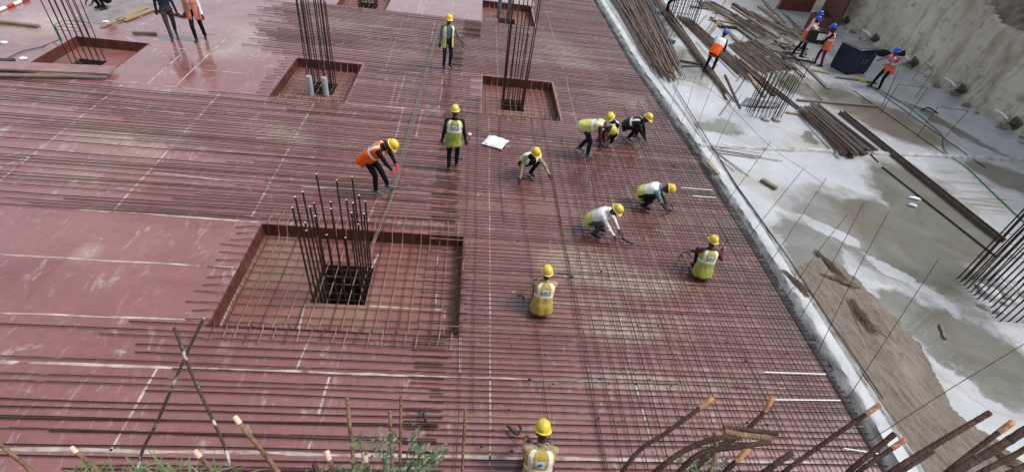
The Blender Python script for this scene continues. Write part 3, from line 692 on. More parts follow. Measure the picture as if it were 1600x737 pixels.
def cloth(name, c, c2=None, scale=9, rough=.85): return mat(name, c, c2 or tuple(q * 1.5 for q in c), scale=scale, rough=rough, bump=.5, bscale=22, spec=.12)
SKIN = mat('brown_skin', (.055, .028, .018), (.075, .04, .025), scale=20, rough=.55, spec=.3)
HAIR = mat('black_hair', (.012, .011, .010), rough=.6)
EYE = mat('eye_white', (.55, .52, .48), rough=.3)
SHOE = cloth('black_work_shoe', (.022, .021, .022)); SHOEG = cloth('grey_work_shoe', (.10, .105, .11))
GLOVE = cloth('dark_work_glove', (.035, .032, .03)); REDG = cloth('red_glove', (.42, .03, .04))
BLK = cloth('black_trousers', (.008, .008, .009)); NAVY = cloth('navy_trousers', (.012, .014, .022)); GREYT = cloth('grey_trousers', (.05, .052, .06))
MAROON = cloth('maroon_cloth', (.065, .022, .03)); BLKS = cloth('black_shirt', (.009, .009, .010)); TANS = cloth('khaki_shirt', (.25, .20, .125)); GRYS = cloth('slate_check_shirt', (.085, .09, .11), (.17, .18, .20), scale=45)
WHTS = cloth('off_white_shirt', (.50, .51, .50)); PLUM = cloth('plum_shirt', (.13, .08, .16))
SALM = cloth('salmon_shirt', (.40, .145, .095))
YEL = cloth('lime_yellow_vest', (.50, .50, .15), (.60, .61, .24)); OLV = cloth('soiled_mustard_vest', (.36, .27, .060), (.47, .36, .10)); GRN = cloth('olive_green_vest', (.22, .27, .055), (.31, .36, .09))
ORG = cloth('orange_vest', (.72, .095, .012), (.82, .14, .025)); ORP = cloth('coral_vest', (.66, .12, .06), (.74, .17, .10))
BLACKV = cloth('black_vest', (.02, .02, .021))
REFL = mat('reflective_band', (.70, .71, .70), (.80, .80, .78), scale=20, rough=.35)
PATCH = mat('pale_blue_patch', (.50, .58, .66), rough=.6); LOGO = mat('blue_logo', (.02, .12, .36), rough=.6)
HATY = mat('yellow_hard_hat', (.74, .56, .05), (.62, .45, .045), scale=14, rough=.42, c3=(.50, .42, .20), scale3=5, lo3=.55, hi3=.75); HATB = mat('blue_hard_hat', (.02, .085, .55), (.015, .06, .42), scale=9, rough=.32)
INK = mat('hat_mark', (.25, .18, .02), rough=.6)

LAST = {}
def person(pos, head, pose, label, group=None, shirt=BLKS, trousers=BLK, vest=YEL, hat=HATY, shoe=SHOE, hand=SKIN, sleeve='long', torso=None, vox=.0105, scale=1.0, bands='full', opening=0.0, logo=True, hood=None, hatmark=False):
    P = pose; pel = V3(*P['pel']); d = unit(V3(*P['d'])); s0 = V3(*P.get('s', (1, 0, 0))); s = unit(s0 - d * (s0 @ d)); fwd = unit(np.cross(d, s)) * 1.0
    if fwd[1] < 0 and d[2] > .3: fwd = -fwd
    TL = .50; neck = pel + d * TL; chest = pel + d * .36
    hd = unit(V3(*P.get('hd', tuple(d)))); hf0 = V3(*P.get('hf', (0, 1, -.2))); hf = unit(hf0 - hd * (hf0 @ hd)); hs_ = np.cross(hf, hd)
    hc = neck + hd * .165 + hf * .02
    HAND = {}
    bones = []                                                 # (a, b, ra, rb, material index)
    mb = MB()
    # torso
    base = unit(d * .75 + V3(0, 0, .5)) if P.get('squat') else d
    rr = [(-.10, .13, .105), (-.02, .165, .125), (.10, .155, .115), (.22, .155, .115), (.34, .18, .125), (.43, .175, .105), (.485, .10, .075)]
    loft(mb, [(pel + d * t, s, fwd, a, b) for t, a, b in rr])
    bones.append((pel - d * .06, pel + d * .06, .15, .15, 1)); bones.append((pel + d * .12, chest, .14, .15, 7)); bones.append((chest, neck - d * .03, .15, .10, 7))
    capsule(mb, neck - d * .06, hc - hd * .04, .062, .055); bones.append((neck + hd * .02, hc - hd * .05, .055, .055, 2))
    # head with jaw, nose, brow and ears
    ellipsoid(mb, hc + hd * .025 - hf * .008, (hs_, hf, hd), (.077, .098, .105)); ellipsoid(mb, hc - hd * .055 + hf * .03, (hs_, hf, hd), (.058, .068, .062))
    capsule(mb, hc + hf * .088 + hd * .012, hc + hf * .108 - hd * .022, .010, .017, 8)
    for q in (-1, 1):
        ellipsoid(mb, hc + hs_ * (.080 * q) - hf * .005 - hd * .005, (hs_, hf, hd), (.014, .022, .034), 8, 6)
        capsule(mb, hc + hs_ * (.012 * q) + hf * .088 + hd * .030, hc + hs_ * (.045 * q) + hf * .078 + hd * .032, .012, .010, 6)
    capsule(mb, hc - hs_ * .020 + hf * .083 - hd * .058, hc + hs_ * .020 + hf * .083 - hd * .058, .011, .011, 6)
    bones.append((hc - hd * .05, hc + hd * .05, .08, .09, 2))
    # arms
    for q, side in ((1, 'r'), (-1, 'l')):
        sh = neck - d * .065 + s * (.185 * q); hw = V3(*P['h' + side]); pole = V3(*P.get('e' + side, (.5 * q, -.6, -.5)))
        el, wr = ik(sh, hw, .285, .25, pole)
        capsule(mb, neck - d * .06 + s * (.07 * q), sh, .065, .066); capsule(mb, sh, el, .062, .048); capsule(mb, el, wr, .047, .034)
        HAND[side] = wr + unit(wr - el) * .09
        bones.append((sh, el, .06, .048, 0)); bones.append((el, el + (wr - el) * .86, .047, .036, 0 if sleeve == 'long' else 2)); bones.append((el + (wr - el) * .9, wr, .034, .034, 3))
        u = unit(wr - el); pn = unit(np.cross(u, s * q)); pn = pn if np.linalg.norm(pn) > .5 else fwd; sd_ = unit(np.cross(pn, u))
        pc = wr + u * .05; ellipsoid(mb, pc, (sd_, pn, u), (.042, .019, .055), 10, 7); bones.append((wr + u * .02, wr + u * .16, .04, .04, 3))
        for k, ln in enumerate((.070, .080, .074, .058)):
            o = wr + u * .085 + sd_ * (.030 - .020 * k); m1 = o + u * ln * .5 + pn * .012 * P.get('curl', 1); m2 = m1 + u * ln * .38 + pn * .026 * P.get('curl', 1)
            capsule(mb, o - u * .02, m1, .0100, .0092, 7); capsule(mb, m1, m2, .0092, .0078, 7)
        o = wr + u * .03 + sd_ * .036; m1 = o + u * .032 + sd_ * .022 + pn * .012; m2 = m1 + u * .03 + pn * .01
        capsule(mb, o, m1, .0125, .011, 7); capsule(mb, m1, m2, .011, .009, 7)
    # legs
    for q, side in ((1, 'r'), (-1, 'l')):
        hip = pel + s * (.095 * q) - d * .02; ft = V3(*P['f' + side]); an = ft + V3(0, 0, .085) + V3(*P.get('a' + side, (0, 0, 0))); kp = V3(*P.get('k' + side, (.12 * q, 1, .1)))
        kn, an = ik(hip, an, .42, .42, kp)
        capsule(mb, hip, kn, .092, .066); capsule(mb, kn, an + (kn - an) * .08, .066, .052)
        bones.append((hip, kn, .09, .066, 1)); bones.append((kn, an + (kn - an) * .12, .064, .052, 1))
        fa = P.get('t' + side, (.12 * q, 1, 0)); fa = unit(V3(*fa)); he = an - V3(0, 0, .045) - fa * .055; to = an + fa * .16 - V3(0, 0, .052)
        capsule(mb, he, to, .040, .032); capsule(mb, an, an - V3(0, 0, .03) + fa * .05, .045, .042); bones.append((he, to, .045, .038, 4)); bones.append((an + V3(0, 0, .0), an - V3(0, 0, .03), .045, .04, 4))
    # one continuous skin
    me = bpy.data.meshes.new('tmp'); me.from_pydata(mb.v, [], mb.f); tmp = bpy.data.objects.new('tmp', me); COL.objects.link(tmp)
    rm = tmp.modifiers.new('r', 'REMESH'); rm.mode = 'VOXEL'; rm.voxel_size = vox
    sm = tmp.modifiers.new('s', 'SMOOTH'); sm.iterations = 3; sm.factor = .5
    dg = bpy.context.evaluated_depsgraph_get(); ev = tmp.evaluated_get(dg); m2 = bpy.data.meshes.new_from_object(ev)
    bpy.data.objects.remove(tmp); bpy.data.meshes.remove(me)
    nv = len(m2.vertices); co = np.empty(nv * 3); m2.vertices.foreach_get('co', co); co = co.reshape(-1, 3)
    # cloth creases on the garments
    nrm = np.empty(nv * 3); m2.vertices.foreach_get('normal', nrm); nrm = nrm.reshape(-1, 3)
    nf = len(m2.polygons); cen = np.empty(nf * 3); m2.polygons.foreach_get('center', cen); cen = cen.reshape(-1, 3)
    def nearest(X):
        best = np.full(len(X), 9.); mi = np.zeros(len(X), np.int32)
        for a, b, ra, rb, k in bones:
            ab = b - a; t = np.clip(((X - a) @ ab) / (ab @ ab + 1e-9), 0, 1); dd = np.linalg.norm(X - (a + t[:, None] * ab), axis=1) - (ra + (rb - ra) * t)
            u_ = dd < best; best[u_] = dd[u_]; mi[u_] = k
        return mi
    vm = nearest(co); cl = (vm < 2) | (vm == 7)
    cre = np.array([mnoise.noise((p[0] * 9, p[1] * 9, p[2] * 16)) * .008 + mnoise.noise((p[0] * 22 + 5, p[1] * 22, p[2] * 30)) * .004 if c_ else 0 for p, c_ in zip(co, cl)])
    co = co + nrm * cre[:, None]; m2.vertices.foreach_set('co', co.ravel()); m2.update()
    mi = nearest(cen)
    rel = cen - hc; hx, hy, hz = rel @ hs_, rel @ hf, rel @ hd
    mi[(mi == 2) & (hz > -.035) & (hy < -.02) & (np.linalg.norm(rel, axis=1) < .16)] = 5; mi[(mi == 2) & (hz > .065)] = 5
    mi[(mi == 2) & (np.abs(np.abs(hx) - .030) < .011) & (np.abs(hz - .012) < .007) & (hy > .06)] = 6
    m2.materials.clear()
    for q in (shirt, trousers, SKIN, hand, shoe, HAIR, EYE, torso or shirt): m2.materials.append(q)
    m2.polygons.foreach_set('material_index', mi); m2.polygons.foreach_set('use_smooth', [True] * nf); m2.name = 'person'
    o = bpy.data.objects.new('person', m2); COL.objects.link(o)
    a = math.radians(head); f2 = (math.sin(a), -math.cos(a)); o.location = pos; o.rotation_euler = (0, 0, math.atan2(f2[1], f2[0]) - math.pi / 2); o.scale = (scale,) * 3
    tag(o, label, 'person', group)
    bpy.context.view_layer.update(); LAST['hand'] = o.matrix_world @ Vector(HAND['r'])
    if 'red tool' in label: LAST['tool'] = LAST['hand'].copy()
    # hard hat: ribbed shell, brim and peak
    if hat:
        hb = MB(); up = unit(hd - hf * .08); ff = unit(hf - up * (hf @ up)); ss = np.cross(ff, up); hc2 = hc + up * .052; n = 26; vs = []
        prof = [(1.30, -.012), (1.31, -.002), (1.06, .006), (1.03, .04), (.93, .085), (.70, .118), (.38, .133), (.02, .138)]
        for (rf, z) in prof:
            for k in range(n):
                q = 2 * math.pi * k / n; cx, sy = math.cos(q), math.sin(q); pk = 1.0
                rx, ry = .098, .118
                if rf > 1.2: rfx = rf * .92 if sy < .2 else rf * (.92 + .22 * ((sy - .2) / .8))
                else: rfx = rf
                rib = .006 if (z > .03 and abs(cx) < .16) else (.003 if z > .03 and abs(abs(cx) - .42) < .09 else 0)
                p = hc2 + ss * (rx * rfx * cx) + ff * (ry * rfx * sy) + up * (z + rib - (.014 if rf > 1.2 and sy > .6 else 0)); vs.append(tuple(p))
        m_ = len(prof); hb.add(vs, [(i * n + k, i * n + (k + 1) % n, (i + 1) * n + (k + 1) % n, (i + 1) * n + k) for i in range(m_ - 1) for k in range(n)] + [tuple((m_ - 1) * n + k for k in range(n))])
        # underside
        hb.add([tuple(hc2 + ss * (.098 * 1.15 * math.cos(6.283 * k / n)) + ff * (.118 * 1.15 * math.sin(6.283 * k / n)) - up * .012) for k in range(n)], [tuple(range(n - 1, -1, -1))])
        h_ = hb.build('hard_hat', hat, o)
        if hatmark:
            mk = MB()
            for k in range(5):
                q = math.radians(228 + k * 8); c_ = hc2 + ss * (.1035 * math.cos(q)) + ff * (.1245 * math.sin(q)) + up * .035; e1 = unit(ss * -math.sin(q) + ff * math.cos(q)); nn_ = unit(ss * math.cos(q) + ff * math.sin(q))
                mk.tube([Vector(c_ + e1 * (.007 * math.cos(t)) + up * (.012 * math.sin(t)) + nn_ * .001) for t in np.linspace(.3, 5.6 + (k % 2) * .7, 9)], .0018, 5)
            mk.build('hat_lettering', INK, h_)
    # hi-vis vest: an open shell hanging from the shoulders
    if vest:
        vb = MB(); flare = 1.0; n = 56
        sq = P.get('squat', 0); bell = P.get('bell', 0); rows_ = []
        tt = [-.21, -.17, -.12, -.06, 0, .05, .10, .15, .19, .205, .22, .235, .25, .265, .28, .30, .32, .34, .36, .38, .40, .42, .44, .46, .475, .487]
        down = unit(V3(0, -.1, -1)); tt = tt if bell or not sq else [max(t, -.11 + .02 * t) for t in tt]
        for ti, t in enumerate(tt):
            w_ = np.interp(t, [-.21, -.05, .1, .22, .34, .42, .47, .49], [.225 if bell else (.150 if sq else (.178 if P.get('bend') else .208)), .21 if bell else (.178 if sq else .192), .190, .190, .208, .205, .165, .105])
            dp = np.interp(t, [-.21, -.05, .1, .22, .34, .42, .47, .49], [.20 if bell else (.115 if sq else (.135 if P.get('bend') else .168)), .185 if bell else (.145 if sq else .155), .155, .152, .158, .140, .105, .082])
            c_ = pel + d * t if t >= 0 or not sq else pel + unit(down * .6 - d * .4) * (-t)
            ring = []
            for k in range(n):
                q = 2 * math.pi * k / n - math.pi / 2 + math.pi / n; cx, sy = math.cos(q), math.sin(q); p = 2.5; f = 1 / (abs(cx) ** p + abs(sy) ** p) ** (1 / p); hem = down * (.035 * mnoise.noise((cx * 2 + pos[0] * 3, sy * 2, pos[1])) * max(0, 1 - ti * .4))
                wr_ = 1 + (.05 * mnoise.noise((cx * 2.2 + pos[0], sy * 2.2, t * 5 + pos[1])) + .03 * mnoise.noise((cx * 6, sy * 6 + pos[1], t * 11))) * (1.6 if t < .18 else .6)
                ring.append(tuple(c_ + hem + s * (w_ * cx * f * wr_) + fwd * (dp * sy * f * wr_)))
            rows_.append(ring)
        vs = sum(rows_, []); fs = []; mi_ = []
        for i in range(len(tt) - 1):
            tm = (tt[i] + tt[i + 1]) / 2
            for k in range(n):
                q = 2 * math.pi * (k + .5) / n - math.pi / 2 + math.pi / n; cx, sy = math.cos(q), math.sin(q)
                if opening and sy > 0 and abs(cx) < opening * (1.0 if tm < .3 else .9 + (tm - .3) * 1.2): continue
                if tm > .41 and abs(sy) < .35 and tm < .47: continue            # armholes
                x_ = abs(cx)
                k_ = 0
                if bands and (.19 < tm < .25): k_ = 1
                elif bands == 'full' and tm > .24 and .52 < x_ < .78: k_ = 1
                elif bands == 'white' and tm > .25: k_ = 1
                elif logo and sy < 0 and .285 < tm < .39 and x_ < .27: k_ = 2
                fs.append((i * n + k, i * n + (k + 1) % n, (i + 1) * n + (k + 1) % n, (i + 1) * n + k)); mi_.append(k_)
        vb.v = vs; vb.f = fs; vb.mi = mi_; v_ = vb.build('vest', [vest, REFL, PATCH], o)
        sd2 = v_.modifiers.new('thick', 'SOLIDIFY'); sd2.thickness = .006; sd2.offset = 1
        if logo:
            lb = MB(); c_ = pel + d * .335 - fwd * .163
            lb.tube([Vector(c_ + s * x - fwd * .012 + d * z) for x, z in ((-.028, -.012), (-.012, .010), (.010, .016), (.028, .004))], [.008, .012, .010, .005], 6)
            lb.tube([Vector(c_ + s * x - fwd * .012 + d * z) for x, z in ((-.012, -.014), (.008, -.002), (.020, -.008))], [.004, .007, .003], 6)
            lb.build('logo', LOGO, v_)
    return o

STAND = dict(pel=(0, 0, .93), d=(0, .02, 1), fr=(.10, 0, 0), fl=(-.10, 0, 0), hr=(.27, .06, .80), hl=(-.27, .06, .80), er=(.3, -1, 0), el=(-.3, -1, 0))
SQUAT = dict(squat=1, pel=(0, -.20, .27), d=(0, .42, .91), fr=(.14, -.02, 0), fl=(-.14, -.02, 0), hr=(.14, .50, .10), hl=(-.14, .50, .10), kr=(.35, 1, .35), kl=(-.35, 1, .35), hd=(0, .45, .9), hf=(0, .8, -.5), er=(.8, -.2, -.2), el=(-.8, -.2, -.2))
BEND = dict(bend=1, pel=(0, -.14, .88), d=(0, .80, .58), fr=(.10, .10, 0), fl=(-.10, -.10, 0), hr=(.14, .50, .40), hl=(-.14, .50, .40), hd=(0, .75, .66), hf=(0, .6, -.8), er=(.6, -.3, .3), el=(-.6, -.3, .3))
def P_(base, **k): q = dict(base); q.update(k); return q
ZB = .045                                                       # boots stand on the bars
def at(px, py, z=ZB): p = G(px, py, z); return (p.x, p.y, z)
CREW = 'rebar crew in yellow hats'
person(at(698, 105), 22, P_(STAND, hl=(-.46, .22, .86), el=(-.4, -.6, -.6), hr=(.28, .02, .78), fr=(.13, .06, 0), fl=(-.12, -.03, 0), hd=(0, .1, 1), hf=(-.1, 1, -.35)),
       'worker standing face on in yellow hat, slate shirt and open vest, one arm out', CREW, shirt=GRYS, trousers=NAVY, vest=YEL, opening=.48, shoe=SHOE, bands='full', logo=False)
person(at(707, 262), 182, P_(STAND, fr=(.10, .12, 0), fl=(-.10, -.10, 0), hr=(.30, .03, .84), hl=(-.30, .02, .80), d=(0, .06, 1), hd=(0, .2, 1)),
       'worker standing with his back turned in yellow hat and olive green banded vest', CREW, vest=GRN, shirt=BLKS, scale=.95)
person(at(590, 298), 78, P_(BEND, pel=(0, -.16, .89), d=(0, .74, .67), fr=(.10, .00, 0), fl=(-.12, .24, 0), hr=(.05, .52, .52), hl=(-.16, .46, .62), hd=(0, .85, .5)),
       'worker in an orange vest and yellow hat bending over a bundle of bars', CREW, vest=ORG, shirt=BLKS, hand=REDG, shoe=SHOEG)
person(at(822, 274), 20, P_(SQUAT, hl=(-.50, .50, .10), el=(-.6, .2, .6), hr=(.34, .34, .16), er=(.9, .2, .3), d=(-.05, .66, .75), hf=(-.4, .8, -.4)),
       'crouching worker facing the viewer in khaki sleeves, reaching out to the right', CREW, shirt=TANS, torso=BLKS, vest=YEL, opening=.5, bands='white', logo=False, hand=GLOVE)
person(at(917, 243), 62, P_(BEND, pel=(0, -.20, .86), d=(0, .93, .36), fr=(.06, .02, 0), fl=(-.16, -.30, 0), hr=(.10, .42, .12), hl=(-.12, .42, .24), hd=(0, .85, -.2), hf=(0, -.1, -1)),
       'worker bent double with his hat below his pale yellow vest, reaching to the bars', CREW, vest=YEL, trousers=NAVY, shirt=MAROON, shoe=SHOEG, bands='full', hand=SKIN)
person(at(947, 224), 318, P_(SQUAT, hd=(.1, .55, .8), hr=(.10, .46, .10), hl=(-.12, .5, .06)),
       'worker crouching close behind the man bent double, yellow hat and pale vest', CREW, vest=YEL, bands='white', logo=False, trousers=BLK, shirt=BLKS, shoe=SHOEG)
person(at(984, 216), 58, P_(SQUAT, pel=(0, -.22, .38), d=(0, .86, .52), hr=(.12, .62, .04), hl=(-.14, .42, .10), hd=(0, .5, .85), fl=(-.12, .12, 0)),
       'worker crouching all in black with a yellow hat near the kerb', CREW, vest=BLACKV, bands='full', logo=False, shoe=SHOEG)
person(at(1008, 320), 64, P_(SQUAT, pel=(0, -.20, .30), d=(0, .80, .60), hr=(.12, .60, .05), hl=(-.12, .52, .06), hd=(0, .9, .35), hf=(0, .35, -.95)),
       'crouching worker with head bowed so the crown of his yellow hat faces the viewer', CREW, vest=YEL, bands='white', logo=False, shirt=cloth('teal_shirt', (.10, .15, .17)), sleeve='short')
person(at(932, 364), 60, P_(SQUAT, pel=(0, -.22, .30), d=(0, .70, .72), hr=(.10, .50, .10), hl=(-.10, .62, .02), hd=(0, .62, .78), hf=(0, .8, -.6)),
       'crouching worker in long off-white sleeves and yellow vest working a tie beside a dark coil', CREW, vest=YEL, shirt=WHTS, trousers=GREYT, bands='white', logo=False, hand=GLOVE)
w10 = person(at(1090, 420), 178, P_(SQUAT, bell=1, kr=(.08, 1, .5), kl=(-.08, 1, .5), fr=(.11, -.02, 0), fl=(-.11, -.02, 0), d=(0, .22, .97), pel=(0, -.20, .26), hr=(.46, .14, .44), er=(.7, -.2, -.9), hl=(-.16, .40, .2), el=(-.6, -.4, -.8), hd=(0, .15, 1), hf=(0, 1, -.3)),
       'worker squatting with his back turned beside the kerb, olive yellow vest, raising a red tool', CREW, vest=cloth('lime_olive_vest', (.31, .31, .06), (.42, .42, .10)), shirt=MAROON, hand=GLOVE, scale=.9)
person(at(843, 473), 181, P_(SQUAT, bell=1, kr=(.08, 1, .5), kl=(-.08, 1, .5), fr=(.11, -.02, 0), fl=(-.11, -.02, 0), d=(0, .25, .97), pel=(0, -.20, .26), hr=(.13, .36, .18), hl=(-.13, .36, .18), er=(.9, -.4, -.45), el=(-.9, -.4, -.45), hd=(0, .15, 1), hf=(0, 1, -.25)),
       'worker squatting alone in mid deck with his back turned, mustard vest and khaki sleeves', CREW, vest=OLV, shirt=TANS, hand=GLOVE, scale=.92)
person(at(833, 735), 176, P_(SQUAT, bell=1, kr=(.08, 1, .5), kl=(-.08, 1, .5), fr=(.11, -.02, 0), fl=(-.11, -.02, 0), d=(0, .42, .90), pel=(0, -.20, .28), hr=(.13, .40, .12), hl=(-.13, .38, .16), er=(.9, -.4, -.4), el=(-.9, -.4, -.4), hd=(0, .62, .78), hf=(0, .8, -.6)),
       'nearest worker at the bottom edge, mustard vest and lettered yellow hat', CREW, vest=OLV, shirt=TANS, vox=.009, hatmark=True, trousers=MAROON)
# visitors at the top left
WALK = P_(STAND, pel=(0, 0, .92), fr=(.08, .26, 0), fl=(-.08, -.30, .06), tl=(-.1, 1, -.5), hr=(.27, -.10, .80), hl=(-.27, .16, .84))
person(at(273, 59, .0), 30, WALK, 'man in navy clothes walking on the red deck, cut off by the top edge', 'visitors on the deck', vest=None, hat=HATY, shirt=cloth('navy_jacket', (.018, .02, .04)), trousers=cloth('charcoal_trousers', (.04, .038, .045)), vox=.012)
person(at(314, 63, .0), 15, P_(WALK, fr=(.10, .12, 0), fl=(-.12, -.2, .0), tl=(-.1, 1, 0)), 'man in salmon top with pale sleeves walking, cut off by the top edge', 'visitors on the deck', vest=SALM, bands=None, logo=False, hat=HATY, shirt=WHTS, trousers=BLK, opening=.12, vox=.012)
person(at(160, 14, .0), 330, P_(SQUAT, pel=(0, -.24, .28)), 'figure in dark clothes crouching on the deck, only dark shoes showing at the top edge', 'visitors on the deck', vest=None, hat=HATY, shirt=BLKS, vox=.012)
# crew in blue hats on the slab
BC = 'slab crew in blue hats'
person(at(1106, 112, ZS + .03), 140, P_(BEND, pel=(0, -.10, .88), d=(0, .66, .75), hr=(.16, .62, .70), hl=(-.16, .62, .70), fr=(.13, .02, 0), fl=(-.14, -.08, 0), hd=(0, .4, .9), hf=(0, .8, -.5)),
       'worker in an orange vest and blue hat stooping with his back turned among loose bars', BC, hat=HATB, vest=ORG, bands='white', logo=False, vox=.012)
person(at(1042, 22, ZS + .05), 235, P_(BEND, pel=(0, -.12, .86), d=(0, .75, .65)), 'worker in an orange vest bending beside the distant bar cage at the top edge', BC, hat=HATB, vest=ORG, bands=None, logo=False, vox=.013)
person(at(1245, 87, ZS), 70, P_(STAND, fr=(.1, .14, 0), fl=(-.1, -.18, 0), hr=(.16, .42, .95), hl=(-.2, .40, .95), d=(0, .14, 1), er=(.5, -.5, -.7), el=(-.5, -.5, -.7)), 'worker in a coral vest and blue hat carrying a black machine, on its left', BC, hat=HATB, vest=ORP, trousers=NAVY, logo=False, vox=.012, shirt=WHTS)
person(at(1252, 78, ZS), 60, P_(STAND, hr=(.2, .30, 1.0), hl=(-.2, .30, 1.0)), 'worker mostly hidden behind the men carrying the machine, blue hat showing above theirs', BC, hat=HATB, vest=ORP, trousers=BLK, logo=False, vox=.012, shirt=WHTS)
person(at(1276, 102, ZS), 250, P_(STAND, fr=(.12, .10, 0), fl=(-.1, -.14, 0), hr=(.2, .42, .93), hl=(-.2, .42, .93), d=(0, .14, 1), er=(.5, -.5, -.7), el=(-.5, -.5, -.7), hd=(0, .25, 1)), 'worker in a coral vest and blue hat carrying a black machine, on its right', BC, hat=HATB, vest=ORP, trousers=MAROON, logo=False, vox=.012, shirt=BLKS)
person(at(1366, 138, ZS), 285, P_(STAND, pel=(0, -.15, .90), d=(0, .25, .97), fr=(.1, .16, 0), fl=(-.1, -.12, 0), hr=(.12, .60, 1.12), hl=(-.14, .56, 1.0), er=(.3, -.3, -.8), el=(-.3, -.3, -.8), hd=(0, .3, 1)), 'worker in a coral vest and blue hat tugging at the dark cabinet near the wall', BC, hat=HATB, vest=ORP, trousers=BLK, logo=False, vox=.012, shirt=PLUM)

# ================================================================== CLUTTER ON THE WET SLAB
def bundle(a0, a1, b0, b1, n, label, mats, r=.012, zmax=.10, over=.5, name='bar_bundle', cat='bar bundle', part='bar', amp=.06, flat=False):
    """n long bars fanned between the edge a0-a1 (far ends) and b0-b1 (near ends), all pixel positions on the slab"""
    A0, A1, B0, B1 = [G(*p, ZS) for p in (a0, a1, b0, b1)]; c = (A0 + A1 + B0 + B1) / 4; t = thing(name, label, cat, c)
    for i in range(n):
        u = (i + random.uniform(-.3, .3)) / max(1, n - 1); v = u + random.uniform(-.25, .25)
        a = A0.lerp(A1, u); b = B0.lerp(B1, v); d = (b - a).normalized()
        a = a - d * random.uniform(-over, over) * .6; b = b + d * random.uniform(-over, over)
        z = ZS + r + (0 if flat else zmax * random.random() ** 1.3); 
        mb = MB(); pts = wob((a.x, a.y, z), (b.x, b.y, max(ZS + r, z + random.uniform(-.02, .03))), 7, amp)
        for p in pts: p.z = max(p.z, ZS + r)
        mb.tube([p - c for p in pts], r * random.uniform(.8, 1.2), 5); mb.build(part, random.choice(mats), t)
    return t
def plank(p0, p1, w, h, m, label, name='plank', cat='plank', z=None, z1=None, group=None, roll=0.0, ch=False):
    z = ZS if z is None else z; z1 = z if z1 is None else z1; a, b = G(*p0, z), G(*p1, z1); d = b - a; c = (a + b) / 2; c.z = min(z, z1)
    R = Matrix.Rotation(math.atan2(d.y, d.x), 3, 'Z') @ Matrix.Rotation(-math.atan2(z1 - z, math.hypot(d.x, d.y)), 3, 'Y') @ Matrix.Rotation(roll, 3, 'X'); mb = MB()
    off = Vector((0, 0, h / 2 + .003 + (max(z, z1) + min(z, z1)) / 2 - c.z))
    if ch:                                  # rolled channel section: web and two flanges
        T = .012
        mb.box(R @ Vector((0, 0, -h / 2 + T / 2)) + off, (d.length, w - .004, T), R); mb.box(R @ Vector((0, w / 2 - T / 2, T / 2)) + off, (d.length, T, h - T), R); mb.box(R @ Vector((0, -w / 2 + T / 2, T / 2)) + off, (d.length, T, h - T), R)
    else:
        n = 6; prof = [(-w / 2, -h / 2), (w / 2, -h / 2), (w / 2, h / 2 - .004), (w / 2 - .004, h / 2), (-w / 2 + .004, h / 2), (-w / 2, h / 2 - .004)]
        s0 = random.uniform(0, 50)
        for i in range(n + 1):
            x = d.length * (i / n - .5); sag = .012 * mnoise.noise((s0, i * .7, 1)); yw = .02 * mnoise.noise((s0, i * .5, 6))
            mb.v += [tuple(R @ Vector((x + (.02 * mnoise.noise((s0, k * 2.1, i)) if i in (0, n) else 0), y + yw, q + max(0, sag))) + off) for k, (y, q) in enumerate(prof)]
        for i in range(n):
            for k in range(6): mb.f.append((i * 6 + k, i * 6 + (k + 1) % 6, i * 6 + 6 + (k + 1) % 6, i * 6 + 6 + k))
        mb.f += [tuple(range(5, -1, -1)), tuple(n * 6 + k for k in range(6))]; mb.mi = [0] * len(mb.f)
    return tag(mb.build(name, m, None, False, c), label, cat, group)
R1, R2, R3, R4 = RUST(), RUSTD(), RUSTT(), RUSTB()
bundle((945, -14), (1000, -14), (1022, 112), (1058, 118), 95, 'big heap of long brown bars lying along the kerb at the top', [R3, R3, R1, mat('brown_bar', (.13, .085, .06), (.22, .16, .12), scale=5, rough=.8)], .017, .22, .9)
bundle((990, -14), (1016, -12), (1036, 100), (1058, 104), 40, 'slim bundle of bluish grey bars right of the big brown heap', [R4, R2, R4], .014, .12, .4)
bundle((1010, -10), (1024, -10), (1112, 122), (1136, 152), 44, 'long brown bundle slanting down to the boots of the stooping orange worker', [R3, R1, R3], .014, .14, .8)
bundle((1058, 28), (1080, 32), (1150, 118), (1182, 126), 50, 'thin loose brown bars fanned out behind the stooping orange worker', [R3, R1], .011, .08, .6)
bundle((1138, 72), (1180, 66), (1192, 116), (1240, 108), 70, 'wide flat stack of brown bars left of the men carrying the machine', [GREYST(), R3, GREYST()], .022, .10, .2, 'bar_stack', 'bar stack')
bundle((1246, 176), (1276, 168), (1318, 247), (1357, 240), 44, 'thick dark stack of scaffold boards and bars in the middle of the slab', [GREYST(), GREYST(), R1], .035, .16, .15, 'board_stack', 'board stack', 'board', .03)
bundle((1150, 100), (1160, 98), (1240, 168), (1250, 172), 10, 'narrow run of brown bars leading up to the thick board stack', [R1, GREYST()], .018, .05, .3)
bundle((1090, 8), (1110, 2), (1192, 60), (1205, 56), 14, 'bundle of brown bars near the top edge left of the red panels', [R3, GREYST()], .02, .08, .6)
bundle((1068, 205), (1078, 205), (1128, 262), (1150, 262), 9, 'few thin stray bars lying between the kerb and the pale ridge', [R1, R2], .007, .02, .6)
bundle((1085, 226), (1090, 236), (1212, 247), (1200, 252), 6, 'few thin stray bars crossing the left end of the pale ridge', [R1, R2], .007, .03, .5)
bundle((1172, 30), (1186, 26), (1240, 66), (1262, 62), 12, 'bundle of grey brown bars beside the oxide red box', [GREYST(), R3], .02, .08, .4)
plank((1313, 178), (1563, 379), .17, .13, mat('dark_channel_steel', (.065, .042, .036), (.10, .07, .06), scale=4, rough=.5), 'long dark steel channel lying across the wet slab', 'steel_channel', 'steel channel', ch=True)
